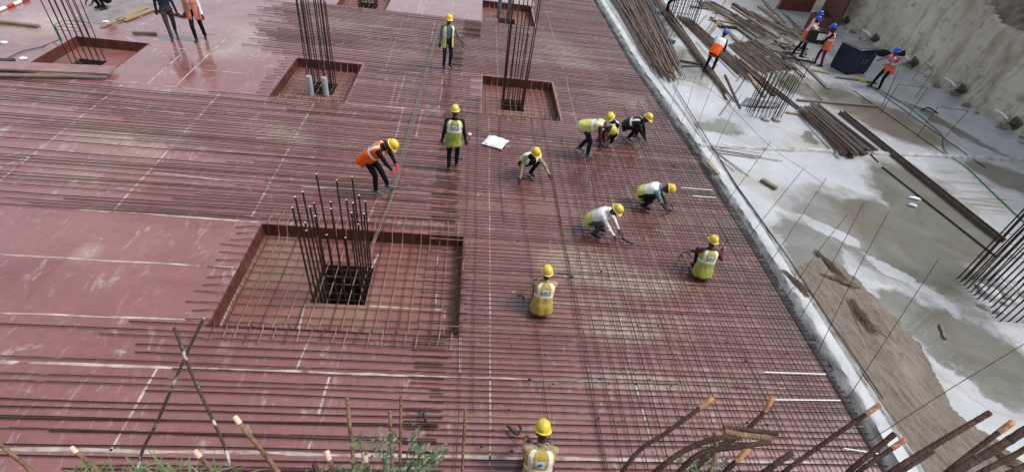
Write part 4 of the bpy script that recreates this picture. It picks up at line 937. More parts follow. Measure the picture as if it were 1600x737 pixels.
for p0, p1, r, lab in [((1378, 262), (1556, 402), .022, 'thin dark pipe lying beside the long steel channel'), ((1296, 178), (1372, 254), .018, 'thin pipe lying between the board stack and the steel channel')]:
    mb = MB(); a, b = G(*p0, ZS), G(*p1, ZS); a.z = b.z = ZS + r + .002; mb.tube([a, b], r, 8); solo(mb, 'pipe', R2, lab, 'pipe', (a + b) / 2)
for p0, p1, w_, h_, m_, lab in [
    ((1245, 158), (1370, 168), .10, .07, GREYST(), 'straight brown timber lying just above the thick board stack'),
    ((1228, 177), (1249, 180), .10, .06, PALET(), 'short pale timber end poking out left of the board stack'),
    ((1252, 100), (1294, 140), .16, .05, GREYST(), 'grey plank lying below the boots of the men with the machine'),
    ((1260, 109), (1295, 116), .12, .06, PALET(), 'pale short plank beside the boots of the man on the right of the machine'),
    ((1306, 122), (1350, 128), .10, .06, GREYST(), 'short brown plank under the near edge of the dark cabinet'),
    ((1104, 4), (1186, 60), .22, .06, GREYST(), 'long brown plank sloping down from the top edge by the far bar cage'),
    ((1144, 12), (1216, 60), .20, .06, TIMBER(), 'second long dark plank sloping from the top edge, right of the first'),
    ((1186, 12), (1252, 62), .24, .07, TIMBER(), 'broad dark plank pointing at the men carrying the machine'),
    ((1146, 8), (1172, 28), .22, .10, R2, 'short dark beam end lying on the pale slab at the top'),
    ((1172, 20), (1230, 52), .2, .10, GREYST(), 'dark beam lying beside the oxide red panels'),
    ((1108, 32), (1150, 38), .10, .06, GREYST(), 'brown crosspiece between the two long planks'),
    ((1126, 44), (1150, 46), .12, .12, R2, 'short dark block on the slab above the stooping orange worker'),
    ((1146, 62), (1188, 78), .16, .06, TIMBER(), 'dark plank beside the upper end of the flat bar stack'),
    ((1062, 96), (1096, 102), .14, .05, R2, 'dark board lying across the pale puddle between the bundles'),
    ((1064, 104), (1094, 104), .05, .04, R1, 'thin brown lath just below the dark board between the bundles'),
    ((1005, 8), (1014, 10), .2, .05, TIMBER(), 'dark board end by the distant bent worker'),
    ((1006, 20), (1040, 22), .14, .06, R2, 'dark board lying across the far bundles'),
    ((1042, 66), (1052, 70), .3, .14, BLACK(), 'small black block between the far bundles'),
    ((1132, 118), (1156, 170), .06, .05, R1, 'thin brown strut ending in a pale tip below the stooping orange worker'),
    ((1114, 112), (1134, 156), .07, .05, R1, 'thin brown strut left of the one with the pale tip'),
    ((1225, 90), (1268, 98), .07, .05, R2, 'dark lath behind the boots of the men with the machine'),
    ((1225, 50), (1262, 56), .14, .08, TIMBER(), 'dark timber behind the men with the machine'),
    ((1218, 68), (1262, 78), .12, .06, GREYST(), 'brown timber left of the men with the machine'),
    ((1180, 90), (1208, 92), .12, .05, PALET(), 'pale board end on top of the flat bar stack'),
    ((1370, 132), (1350, 128), .08, .05, R1, 'brown stick right of the yellow rag')]:
    plank(p0, p1, w_, h_, m_, lab)
for i in range(74):
    px = random.uniform(1060, 1250); py = random.uniform(-6, 118); L_ = random.uniform(14, 60); a_ = random.choice((.78, .78, .85, .7, .15, 2.2)) + random.uniform(-.12, .12)
    if 1090 < px < 1140 and 40 < py < 118 or px + L_ > 1330 - .2 * py or py > 70 and px < 1100: continue
    if i % 3: plank((px, py), (px + L_ * math.cos(a_), py + L_ * math.sin(a_)), random.uniform(.05, .2), random.uniform(.03, .07), random.choice((GREYST(), TIMBER(), R2, R3)), 'loose dark board or batten scattered among the bar bundles at the top right', group='loose boards among the bundles')
    else:
        a, b = G(px, py, ZS), G(px + L_ * 1.5 * math.cos(a_), py + L_ * 1.5 * math.sin(a_), ZS); a.z = b.z = ZS + .05; mb = MB(); mb.tube(wob(a, b, 6, .08), .014, 5); solo(mb, 'loose_bar', random.choice((R1, R2, R3)), 'loose rusty bar scattered among the boards at the top right', 'bar', (a + b) / 2, 'loose bars among the bundles')
plank((1189, 283), (1212, 297), .13, .09, TIMBER(), 'short weathered wood block alone on the bright wet slab', 'wood_block', 'wood block')
plank((1468, 508), (1476, 530), .06, .04, TIMBER(), 'small broken stick on the pale slab right of the brown sheet', 'stick', 'stick')
plank((1105, 252), (1122, 272), .11, .03, PALET(), 'short pale board lying on the kerb', 'board', 'board', z=.165)
# oxide red shutter panels and box at the top
def shutter(p0, p1, hgt, thick, label, name='steel_shutter', cat='shutter'):
    a, b = G(*p0, ZS), G(*p1, ZS); d = b - a; L = d.length; c = (a + b) / 2; t = thing(name, label, cat, c, math.atan2(d.y, d.x))
    mb = MB(); mb.box((0, 0, hgt / 2 + .005), (L, .02, hgt)); mb.build('face_sheet', SHUT(), t, smooth=False)
    for x in np.linspace(-L / 2 + .04, L / 2 - .04, 4):
        mb = MB(); mb.box((x, thick / 2 + .012, hgt / 2 + .005), (.06, thick, hgt - .01)); mb.build('rib', SHUT(), t, smooth=False)
    for z in (.06, hgt - .05):
        mb = MB(); mb.box((0, thick / 2 + .012, z), (L - .2, thick * .6, .05)); mb.build('rail', SHUT(), t, smooth=False)
    return t
shutter((1216, 15), (1266, 20), 1.1, .14, 'low oxide red panel standing furthest left of the red forms')
shutter((1279, 24), (1306, 40), 2.0, .14, 'tallest oxide red panel, standing against the foot of the wall')
bx = thing('formwork_box', 'open oxide red box form lying behind the men carrying the machine', 'formwork box', G(1280, 48, ZS), .5)
for nm, c, s_ in (('side_panel', (0, -.45, .42), (1.5, .03, .8)), ('side_panel', (0, .45, .42), (1.5, .03, .8)), ('end_panel', (-.735, 0, .42), (.03, .868, .8)), ('end_panel', (.735, 0, .42), (.03, .868, .8)), ('base_panel', (0, 0, .012), (1.44, .86, .02))):
    mb = MB(); mb.box(c, s_); mb.build(nm, SHUT(), bx, smooth=False)
mb = MB(); mb.box((.1, -.48, .4), (.04, .03, .5), Matrix.Rotation(.6, 3, 'Y')); mb.build('lath', PALET(), bx, smooth=False)
# dark cabinet being dragged
ca = G(1326, 117, ZS); cb = thing('site_cabinet', 'big dark blue box cabinet with a grey top being dragged over the slab', 'cabinet', ca + Vector((.25, .55, 0)), .35)
CBL = mat('dark_blue_paint', (.006, .009, .028), (.016, .02, .045), scale=3, rough=.5, bump=.15, spec=.3, c3=(.07, .065, .06), scale3=5, lo3=.62, hi3=.75); CGR = mat('dark_grey_top', (.06, .065, .07), (.10, .10, .105), scale=5, rough=.5)
RT = Matrix.Rotation(.0, 3, 'X')
mb = MB(); mb.box((0, 0, .56), (1.25, .95, 1.0), bev=.03); mb.build('cabinet_body', CBL, cb)
mb = MB(); mb.box((0, 0, 1.085), (1.31, 1.01, .05), bev=.015); mb.box((0, 0, 1.12), (1.1, .8, .02), bev=.006); mb.build('lid', CGR, cb)
for x in (-.31, .31):
    mb = MB(); mb.box((x, -.483, .56), (.57, .012, .86), bev=.004); q = mb.build('door', CBL, cb); mb = MB(); mb.tube([(x * .35, -.495, .5), (x * .35, -.52, .52), (x * .35, -.52, .64), (x * .35, -.495, .66)], .012, 6); mb.build('handle', mat('worn_metal', (.35, .35, .36), rough=.35, metal=1.0), q)
for x in (-.5, .5):
    mb = MB(); mb.box((x, 0, .032), (.12, .9, .056)); mb.build('skid', R2, cb, smooth=False)
rg = MB()
for i in range(7): rg.tube(bez([(random.uniform(-.2, .2), random.uniform(-.15, .15), .03) for _ in range(5)], 5), [random.uniform(.02, .05) for _ in range(21)], 6)
c_ = G(1344, 126, ZS); rg.v = [(x + c_.x, y + c_.y, z + c_.z) for x, y, z in rg.v]
solo(rg, 'rag', mat('yellow_cloth', (.55, .42, .06), (.42, .32, .05), scale=9, rough=.9), 'crumpled yellow rag on the slab below the dark cabinet', 'rag', c_)
bd = MB(); c_ = G(1376, 112, ZS); c_.z = .95; bd.v = []
for i in range(3): bd.tube(bez([(-.75, -.1 + .1 * i, .05), (-.3, .0 + .05 * i, .0 - .1 * i), (.2, .08 * i, -.1), (.55, -.05, .0 + .05 * i)], 5), [.07 + .05 * math.sin(k * .4 + i) for k in range(16)], 8)
bd.v = [(x + c_.x, y + c_.y, z + c_.z) for x, y, z in bd.v]
solo(bd, 'tarp_roll', cloth('black_tarp', (.015, .015, .017)), 'slack black tarpaulin held at the waist by the man at the cabinet', 'tarpaulin', c_)
# machine carried by the men in blue hats
mc = G(1256, 95, ZS); mt = thing('carried_machine', 'black machine with a pale square screen carried between two men in blue hats', 'machine', (mc.x + .05, mc.y - .1, 1.02), -.15)
mb = MB(); mb.box((0, 0, .22), (.85, .42, .44), Matrix.Rotation(-.25, 3, 'X'), bev=.03); mb.build('machine_case', mat('black_case', (.010, .010, .011), rough=.6, spec=.2), mt)
mb = MB(); mb.box((.06, -.228, .26), (.46, .012, .26), Matrix.Rotation(-.25, 3, 'X'), bev=.004); mb.build('screen', mat('pale_screen', (.55, .60, .56), (.62, .66, .63), scale=4, rough=.25), mt)
mb = MB(); mb.box((.0, .02, -.05), (1.5, .30, .07), bev=.02); mb.build('carrying_board', GREYST(), mt)
mb = MB(); mb.tube(bez([(-.2, 0, .44), (-.1, 0, .53), (.1, 0, .53), (.2, 0, .44)], 5), .015, 6); mb.build('handle', CGR, mt)
# row of bent bar frames standing by the wall, and the green hose
def hoop(pts, label, r=.011):
    t = [Vector(p) for p in pts]; mb = MB(); mb.tube(t, r, 6); return solo(mb, 'bent_hoop', R2, label, 'hoop', t[0])
def g3(px, py, h=0): p = G(px, py, ZS + .012); return Vector((p.x, p.y, p.z + h))
def up(base, px, py): return UP(base, px, py)
for lab, b0, t0, t1, b1 in [
    ('leftmost thin bar frame standing in the muddy puddle by the man at the cabinet', (1375, 172), (1404, 110), None, None),
    ('thin bent bar frame with a crossbar, second from the cabinet', (1376, 177), (1404, 132), (1450, 137), (1420, 180)),
    ('tallest bent bar frame, its top against the wall foot', (1425, 125), (1446, 98), (1458, 111), (1430, 153)),
    ('nearest bent bar frame by the green hose', (1432, 214), (1466, 167), (1513, 173), (1473, 218))]:
    B0 = g3(*b0); T0 = up(B0, *t0); pts = [B0, T0]
    if t1: B1 = g3(*b1); T1 = up(B1, *t1); pts += [T1, B1]
    hoop(pts, lab)
for p0, p1, lab in [((1334, 142), (1475, 240), 'long thin bar on the ground under the near feet of the bent frames'), ((1360, 135), (1540, 262), 'long thin bar on the ground under the far feet of the bent frames')]:
    mb = MB(); a, b = g3(*p0), g3(*p1); mb.tube([a, b], .012, 6); solo(mb, 'ground_bar', R2, lab, 'bar', (a + b) / 2)
hz = [g3(1352, 128, .01), g3(1376, 142, .01), g3(1420, 168, .01), g3(1450, 192, .01), g3(1472, 212, .01), g3(1473, 226, .01), g3(1480, 242, .03), g3(1510, 262, .01), g3(1550, 300, .01), g3(1590, 338, .01), g3(1650, 392, .01)]
mb = MB(); mb.tube(bez(hz, 6), .017, 7); solo(mb, 'garden_hose', mat('green_hose', (.02, .14, .075), (.035, .19, .11), scale=8, rough=.35), 'thin green hose trailing across the slab by the wall', 'hose', hz[4])
mb = MB(); mb.tube(bez([g3(1440, 172, .02), g3(1450, 171, .06), g3(1465, 178, .02)], 5), .03, 6); solo(mb, 'hose_scrap', BLACK(), 'short black curved scrap lying behind the green hose', 'scrap', g3(1452, 174))
# litter
for p, lab, s_ in [((1428, 311), 'pale crushed bottle lying in the pond', .16), ((1425, 322), 'smaller pale scrap of packaging beside the crushed bottle', .1)]:
    c = g3(*p); mb = MB(); mb.tube([c + Vector((-s_, .04, .03)), c + Vector((-s_ * .4, .02, .035)), c + Vector((s_ * .6, -.03, .03)), c + Vector((s_, -.05, .03))], [.02, .045, .045, .016], 8); solo(mb, 'litter', mat('pale_plastic', (.66, .74, .78), rough=.3), lab, 'litter', c)
def rock(c, r, m, lab, name='rubble', cat='rubble', seed=0, group=None, flat=.6):
    import bmesh
    bm = bmesh.new(); bmesh.ops.create_icosphere(bm, subdivisions=3, radius=1)
    for v in bm.verts:
        n_ = 1 + .35 * mnoise.noise(v.co * 1.3 + Vector((seed, 0, 0))) + .18 * mnoise.noise(v.co * 3.7 + Vector((0, seed, 0))); v.co = Vector((v.co.x * r * n_, v.co.y * r * n_ * .8, (v.co.z * flat * r * n_)))
    me = bpy.data.meshes.new(name); bm.to_mesh(me); bm.free(); me.materials.append(m); me.polygons.foreach_set('use_smooth', [True] * len(me.polygons)); me.set_sharp_from_angle(angle=.5)
    o = bpy.data.objects.new(name, me); COL.objects.link(o); o.location = c; return tag(o, lab, cat, group)
WR = mat('white_rubble', (.48, .48, .47), (.62, .62, .60), scale=5, rough=.9, bump=.8)
for i, (px, py, r) in enumerate([(1532, 448, .10), (1546, 460, .22), (1568, 452, .26), (1582, 470, .16), (1540, 478, .16), (1560, 486, .12), (1590, 455, .2), (1572, 474, .1)]):
    rock(g3(px, py, .02), r, WR, 'pale lump of concrete rubble among the fan of upright bars at the right edge', seed=i * 3.1, group='rubble among the right-hand bars')
BR = mat('brown_rock', (.13, .105, .08), (.24, .20, .16), scale=6, rough=.95, bump=.9)
for i in range(26):
    yy_ = 13.0 + i * .62 + random.uniform(-.2, .2); rr_ = random.choice((.06, .09, .13, .18)); zz_ = ZS + rr_ * .2
    rock((wall_pt(yy_, .2) - random.uniform(.05, .5), yy_, zz_), rr_, BR if i % 3 else CONC, 'rough stone lying along the foot of the retaining wall', seed=i * 1.7, group='stones along the wall foot', cat='stone', name='stone')
# pallid grey tray and scraps inside the open cage
for p, r, lab in [((1195, 190), .3, 'grey scrap heap of plastic inside the open bar cage'), ((1194, 188), .0, '')][:1]:
    mb = MB(); c = g3(1190, 165)
    for i in range(6): mb.tube(bez([(c.x - .9 + .1 * i, c.y - .15 + .12 * i, ZS + .03), (c.x - .2, c.y + .08 * i - .2, ZS + .09), (c.x + .7, c.y + .05 * i, ZS + .04)], 6), [.03 + .03 * math.sin(k * .5) ** 2 for k in range(13)], 6)
    solo(mb, 'plastic_sheet', mat('grey_plastic', (.17, .19, .21), (.28, .30, .32), scale=7, rough=.4), 'crumpled grey plastic sheet at the foot of the open bar cage', 'plastic sheet', c)
for p, lab in [((1196, 187), 'left pale disc-shaped block at the foot of the open bar cage'), ((1213, 188), 'right pale disc-shaped block at the foot of the open bar cage')]:
    mb = MB(); c = g3(*p); mb.tube([c, c + Vector((0, 0, .06)), c + Vector((0, 0, .09))], [.15, .15, .11], 14); solo(mb, 'cover_block', CONC, lab, 'block', c)

# brown sheet lying along the kerb
def sheet_material():
    k = NB('mud_caked_sheet'); mp = k.n.new('ShaderNodeMapping'); mp.inputs['Rotation'].default_value = (0, 0, -.15); k.l.new(k.co, mp.inputs['Vector'])
    n1 = k.noise(1.6, 10, stretch=(6, .7, 1), vec=mp.outputs[0], dist=2.2, rough=.65); n2 = k.noise(1.1, 8); n3 = k.noise(9, 8)
    c = k.mix(k.rng(n1, .38, .62), (.105, .080, .062), (.195, .160, .128)); c = k.mix(k.rng(n2, .5, .7, 0, .55), c, (.25, .215, .175)); c = k.mix(k.rng(n3, .55, .75, 0, .7), c, (.07, .05, .036))
    k.base(c); k.b.inputs['Roughness'].default_value = .85; k.bump(n1, .7, .04); return k.m
SHL = [G(*p, ZS) for p in [(1222, 428), (1262, 490), (1310, 560), (1362, 640), (1408, 700), (1450, 760)]]; SHR = [G(*p, ZS) for p in [(1296, 396), (1372, 470), (1440, 545), (1492, 640), (1560, 690), (1650, 780)]]
NU, NV_ = 40, 120; sh = MB(); L_ = bez(SHL, 30); R_ = bez(SHR, 30)
for j in range(NV_ + 1):
    t = j / NV_ * (len(L_) - 1); i0 = min(int(t), len(L_) - 2); a = L_[i0].lerp(L_[i0 + 1], t - i0); b = R_[i0].lerp(R_[i0 + 1], t - i0)
    for i in range(NU + 1):
        u = i / NU; p = a.lerp(b, u); e = .05 * mnoise.noise((j * .25, 0, 2)); p.x += (e * 2.5 + .09 * mnoise.noise((j * .7, 4, 4))) * u
        z = .010 + .028 * abs(mnoise.noise((p.x * 5, p.y * 1.2, 0))) + .028 * abs(mnoise.noise((p.x * 11 + p.y * 1.5, p.y * 2.6, 5))) + .02 * mnoise.noise((p.x * 2, p.y * 2, 8))
        z *= min(1, 6 * min(u, 1 - u) + .25); sh.v.append((p.x, p.y, ZS + max(.006, z)))
for j in range(NV_):
    for i in range(NU): q = j * (NU + 1) + i; sh.f.append((q, q + 1, q + NU + 2, q + NU + 1)); sh.mi.append(0)
solo(sh, 'brown_sheet', sheet_material(), 'long crumpled mud-brown sheet spread along the right side of the kerb', 'sheet', SHL[2])
STR = mat('dry_straw', (.13, .085, .055), (.23, .165, .105), scale=12, rough=.9)
def straw(p0, p1, n, lab, spread=.12, r=.006):
    a, b = g3(*p0, .03), g3(*p1, .03); mb = MB(); d = (b - a); nn = Vector((-d.y, d.x, 0)).normalized()
    for i in range(n):
        s0, s1 = random.uniform(-.1, .25), random.uniform(.7, 1.1); o1, o2, o3 = [random.gauss(0, spread) for _ in range(3)]
        mb.tube(bez([a + d * s0 + nn * o1 * .5, a + d * .5 + nn * o2 * .6 + Vector((0, 0, random.uniform(0, .05))), a + d * s1 + nn * o3], 4), r, 4)
    return solo(mb, 'straw_bundle', STR, lab, 'straw', (a + b) / 2)
straw((1284, 430), (1340, 450), 46, 'tied bundle of brown straw lying on the end of the brown sheet', .05)
straw((1276, 394), (1320, 440), 40, 'loose wisps of brown straw above the straw bundle', .07); straw((1226, 425), (1262, 462), 40, 'wad of brown straw by the kerb at the tip of the brown sheet', .07); straw((1330, 470), (1360, 520), 36, 'strands of straw on the brown sheet below the straw bundle', .12)
straw((1540, 700), (1600, 735), 26, 'dark strands of straw on the sheet at the bottom right corner', .1)
# thin starter rods leaning out of the kerb, with the string between their tips
tips = []
for i, (bp, tp, hh, lab) in enumerate([((1363, 685), (1600, 537), 1.15, 'lowest thin rod leaning right from the kerb out of the frame'), ((1325, 621), (1466, 405), 1.5, 'thin leaning kerb rod whose tip stands over the pale patch on the slab'),
        ((1278, 550), (1389, 330), 1.6, 'thin leaning kerb rod right of the straw bundle'), ((1244, 507), (1351, 314), 1.6, 'thin leaning kerb rod through the straw bundle'), ((1225, 470), (1324, 335), 1.3, 'shortest thin leaning kerb rod beside the straw wisps'),
        ((1200, 415), (1291, 278), 1.35, 'thin leaning kerb rod ending right of the wood block'), ((1170, 370), (1255, 264), 1.2, 'thin leaning kerb rod ending above the wood block'), ((1132, 320), (1204, 222), 1.2, 'long thin kerb rod passing left of the wood block'),
        ((1100, 270), (1158, 148), 1.5, 'thin leaning kerb rod standing before the open bar cage'), ((1078, 230), (1120, 118), 1.5, 'thin leaning kerb rod below the stooping orange worker'), ((1060, 205), (1088, 118), 1.3, 'thin leaning kerb rod at the end of the brown bundle'),
        ((1046, 178), (1068, 104), 1.2, 'thin leaning kerb rod close to the heap of long brown bars')]):
    b = G(*bp, .15); d = ray(*tp); zt = .15 + hh; t = (zt - H) / d[2]; tip = Vector((d[0] * t, d[1] * t, zt)); tips.append(tip)
    mb = MB(); mid = b.lerp(tip, .5) + Vector((random.uniform(-.03, .03), random.uniform(-.03, .03), 0)); mb.tube(bez([b, mid, tip], 5), .0065, 5); solo(mb, 'starter_rod', R2, lab, 'rod', b)
st_ = MB(); st_.tube(bez([G(1036, 118, .3), tips[9] * .5 + G(1100, 160, .3) * .5, G(1200, 226, .3), G(1255, 264, .3), G(1288, 288, .3)], 8), .006, 4)
solo(st_, 'string_line', R2, 'thin dark line strung over the slab from the bar heap toward the wood block', 'line', G(1150, 190, .3))
mb = MB(); mb.tube([G(1052, 132, .17), G(1110, 225, .18), G(1150, 288, .18), G(1230, 400, .18), G(1300, 506, .185), G(1380, 622, .19)], .014, 6); solo(mb, 'thin_pipe', mat('thin_dark_pipe', (.05, .04, .04), rough=.6), 'thin dark pipe lying along the top of the kerb', 'pipe', G(1150, 288, .18))

# ================================================================== SMALL THINGS ON THE DECK
for p0, p1, lab in [((1064, 293), (1113, 297), 'upper of two short white pipes on the mesh by the kerb'), ((1082, 306), (1118, 309), 'lower of two short white pipes on the mesh by the kerb'), ((1194, 581), (1290, 584), 'upper white pipe on the mesh near the lower kerb'), ((1208, 624), (1313, 625), 'lower white pipe on the mesh near the lower kerb'), ((1318, 700), (1372, 708), 'white pipe stub on the mesh behind the orange-tipped bars')]:
    mb = MB(); a, b = G(*p0, .085), G(*p1, .085); mb.tube([a, b], .012, 8); solo(mb, 'white_pipe', WHITEP(), lab, 'pipe', (a + b) / 2)
bag = MB(); c_ = G(774, 222, .05); n = 14
for j in range(n + 1):
    for i in range(n + 1):
        u, v = i / n * 2 - 1, j / n * 2 - 1; e = (1 - u ** 6) * (1 - v ** 6); bag.v.append((c_.x + u * .28 + .03 * mnoise.noise((u * 2, v * 2, 1)) + v * .04, c_.y + v * .27 + .03 * mnoise.noise((u * 2, v * 2, 5)), .05 + .055 * e ** .6 + .03 * mnoise.noise((u * 3, v * 3, 9)) * e))
for j in range(n):
    for i in range(n): q = j * (n + 1) + i; bag.f.append((q, q + 1, q + n + 2, q + n + 1)); bag.mi.append(0)
bag.add([(c_.x - .28, c_.y - .27, .048), (c_.x + .28, c_.y - .27, .048), (c_.x + .28, c_.y + .27, .048), (c_.x - .28, c_.y + .27, .048)], [(3, 2, 1, 0)])
solo(bag, 'white_sack', mat('white_woven_sack', (.72, .72, .74), (.62, .62, .65), scale=12, rough=.6), 'small white sack lying on the bars right of the man with his back turned', 'sack', c_).rotation_euler = (0, 0, -.35)
mb = MB(); c_ = G(734, 211, .05); mb.tube([c_, c_ + Vector((0, 0, .04)), c_ + Vector((0, 0, .05))], [.05, .05, .03], 10); solo(mb, 'white_cup', WHITEP(), 'tiny white cap lying on the bars left of the white sack', 'cap', c_)
def coil(px, py, pts, lab, r=.016):
    c = G(px, py, .08); mb = MB(); P = bez([c + Vector((x, y, z)) for x, y, z in pts], 5)
    for k in range(4): mb.tube([p + Vector((random.uniform(-.012, .012), random.uniform(-.012, .012), .006 * k)) for p in P], r * .55, 5)
    return solo(mb, 'tie_wire', mat('dark_tie_wire', (.022, .018, .018), rough=.7), lab, 'tie wire', c)
coil(978, 374, [(-.04, .16, .03), (-.08, .02, .02), (.02, -.12, .02), (.14, -.13, .0)], 'dark curl of tie wire beside the worker in off-white sleeves', .03)
coil(1046, 326, [(.05, .13, .03), (.09, .0, .02), (.0, -.11, .02), (-.08, -.06, .0)], 'dark curl of tie wire below the worker with bowed head', .022)
coil(1070, 400, [(-.10, .0, .0), (.02, .10, .02), (.12, -.02, .02), (.04, -.09, .0)], 'dark loop of tie wire left of the squatting worker by the kerb')
coil(668, 652, [(-.05, .14, .02), (-.06, .03, .03), (.0, -.09, .02), (.12, -.10, .0)], 'dark curl of tie wire on the red panels near the leafy shrub', .028)
coil(806, 671, [(-.12, .06, .0), (.0, -.08, .02), (.07, -.02, .03), (.05, .08, .0)], 'dark loop of tie wire left of the nearest worker', .026)
coil(884, 430, [(-.16, .03, .0), (.06, .0, .01), (.14, -.05, .01), (.05, -.05, .0)], 'thin dark loop of wire right of the worker in mid deck', .012)
coil(815, 466, [(-.08, .06, .0), (.03, .02, .02), (.04, -.06, .0)], 'dark bit of wire left of the worker in mid deck', .018)
coil(975, 222, [(-.05, .10, .0), (.05, .04, .02), (.12, -.10, .0)], 'dark curl of tie wire between the crouching men near the kerb', .02)
coil(1050, 262, [(-.08, .02, .0), (.02, .06, .02), (.10, .0, .0)], 'faint dark loop of wire above the worker with bowed head', .012)
DOTM = mat('dark_spacer', (.03, .026, .03), rough=.7); k_ = 0
for _ in range(70):
    px, py = random.uniform(740, 1230), random.uniform(240, 720)
    g = G(px, py, .03)
    if g.x > kx(g.y) - .4: continue
    rock((g.x, g.y, .075), random.uniform(.014, .026), DOTM, 'tiny dark spacer clipped to the bars of the right field', 'spacer', 'spacer', seed=px, group='dark spacers on the bars', flat=.9)
# far left corner: planks, slats, pole and cable
plank((-30, 103), (176, 112), .50, .05, mat('grey_red_board', (.21, .115, .11), (.27, .17, .155), scale=4, rough=.55), 'wide reddish board bridging the near edge of the bare far left pit', z=.10)
plank((-30, 118), (168, 122), .16, .05, TIMBER(), 'dark batten lying under the front of the wide reddish board', z=.03)
plank((0, 97), (24, 97), .12, .08, mat('dark_blue_scrap', (.015, .02, .05), rough=.5), 'short dark blue piece left of the bare pit', 'scrap', 'scrap', z=.10)
plank((-6, 36), (62, 44), .13, .08, TIMBER(), 'weathered brown timber at the far left edge', z=0); plank((208, 53), (245, 54), .11, .06, TIMBER(), 'short dark brown batten alone on the red deck left of the walking men', z=0)
plank((246, 18), (290, 28), .10, .05, R2, 'dark batten lying behind the man in navy', z=0)
sl_ = thing('slat_pile', 'loose pile of yellowish slats left of the walking men', 'slat pile', G(205, 28))
for i in range(9):
    a, b = G(158 + i * 5 + random.uniform(-4, 4), 44 - i * 1.5 + random.uniform(-2, 2)), G(218 + i * 3.4 + random.uniform(-6, 6), 16 - i * .3 + random.uniform(-2, 3)); d = b - a
    mb = MB(); mb.box(((a + b) / 2 + Vector((0, 0, .02 + .022 * (i % 3)))) - sl_.location, (d.length, .11, .02), Matrix.Rotation(math.atan2(d.y, d.x), 3, 'Z')); mb.build('slat', PALET() if i % 3 else mat('khaki_slat', (.22, .18, .10), (.30, .25, .15), scale=4, rough=.8), sl_, smooth=False)
mt_ = MB(); P4 = [G(110, 32), G(178, 40), G(262, 0), G(200, -8)]; mt_.add([(p.x, p.y, .006) for p in P4], [(0, 1, 2, 3)]); solo(mt_, 'grey_mat', mat('grey_dirty_mat', (.17, .15, .155), (.26, .21, .21), scale=3, rough=.8), 'dirty grey mat under the slat pile at the top left', 'mat', P4[0], smooth=False)
pl = thing('barrier_pole', 'red and white banded pole lying at the top left corner', 'pole', G(20, 9, .05))
A_, B_ = G(-30, 27, .05), G(44, -2, .05)
for i in range(6):
    mb = MB(); mb.tube([A_.lerp(B_, i / 6) - pl.location, A_.lerp(B_, (i + 1) / 6) - pl.location], .05, 8); mb.build('band', mat('red_band', (.35, .03, .03), rough=.5) if i % 2 else WHITEP(), pl)
mb = MB(); mb.tube(bez([G(2, 96, .02), G(36, 80, .02), G(62, 74, .02), G(84, 66, .02), G(96, 60, .3)], 6), .012, 5); solo(mb, 'cable', BLACK(), 'thin dark cable snaking to the far left bar cage', 'cable', G(36, 80))
for p, lab in [((36, 91), 'small white scrap left of the bare pit'), ((165, 34), 'small pale blue scrap by the slat pile'), ((5, 66), 'pale splash of scrap at the left edge')]:
    rock(G(*p, .02), .10, mat('pale_scrap', (.62, .66, .70), rough=.6), lab, 'scrap', 'scrap', seed=p[0], flat=.3)

# ================================================================== FOREGROUND: STARTER BARS AND WEEDS ON THE BANK
def fg(pts, wpx, label, m=None, cap=None, dia=.028, group=None, root=True, name='starter_bar', d1=None, n=5):
    """a thick bar seen at the bottom edge; wpx = its width in photo pixels there, which fixes its distance"""
    dep = F * dia / wpx; d1 = d1 or dep * 1.0; k = len(pts)
    P = [D(p[0], p[1], d1 + (dep - d1) * i / max(1, k - 1)) for i, p in enumerate(pts)]
    if root:
        e = P[-1] - P[-2]; e.normalize(); P.append(P[-1] + e * .12 + Vector((0, -.02, -.04))); P.append(P[-1] + e * .05 + Vector((0, -.03, -.22)))
    P.reverse(); m = m or BIGRUST()
    C = bez(P, n) if len(P) > 2 else P
    rr = [dia / 2] * len(C)
    # rolled ribs: slight swelling along the bar
    F_ = []; 
    for i in range(len(C) - 1):
        L = (C[i + 1] - C[i]).length; q = max(1, int(L / .012))
        F_ += [C[i].lerp(C[i + 1], j / q) for j in range(q)]
    F_.append(C[-1]); rr = [dia / 2 * (1 + .055 * (1 if i % 2 else -1)) for i in range(len(F_))]; rr[-1] = dia / 2
    rr = [q * .64 for q in rr]; dia = dia * .64; base = F_[0]; mb = MB(); mb.tube([p - base for p in F_], rr, 10, cap=1)
    o = mb.build(name, [m, CUT() if cap else m], None, True, base); tag(o, label, 'rebar', group)
    if cap:
        e = (F_[-1] - F_[-2]).normalized(); q = MB(); t0 = F_[-1] - base; q.tube([t0 - e * (.055 if cap == 'orange' else .02), t0 - e * .01, t0 + e * .012, t0 + e * .016], [dia * .56, dia * .58, dia * .60, dia * .50], 12, cap=1)
        q.build('end_cap', [CAPM() if cap == 'orange' else mat('pinkish_cap', (.62, .36, .24), (.75, .52, .42), scale=30, rough=.5), CUT()], o)
    return o
BB = BROWNBAR()
fg([(-60, 650), (0, 694), (54, 740)], 9, 'brown bar sliding in from the left edge at the bottom', BB)
fg([(115, 702), (158, 740)], 10, 'short grey-brown bar end among the grass', BB, 'pale'); fg([(308, 708), (337, 742)], 11, 'short bar with a pale pink tip right of the grass', BB, 'pale'); fg([(370, 655), (437, 740)], 11, 'slanting brown bar with a pale pink tip right of the crossed bars', BB, 'pale')
fg([(490, 724), (500, 745)], 12, 'shortest dark bar stub left of the leafy shrub'); fg([(512, 710), (523, 745)], 11.5, 'stubby upright bar with a pale tip left of the leafy shrub', BB, 'pale'); fg([(570, 713), (578, 745)], 11.5, 'stubby upright bar with a pale tip in front of the leafy shrub', BB, 'pale')
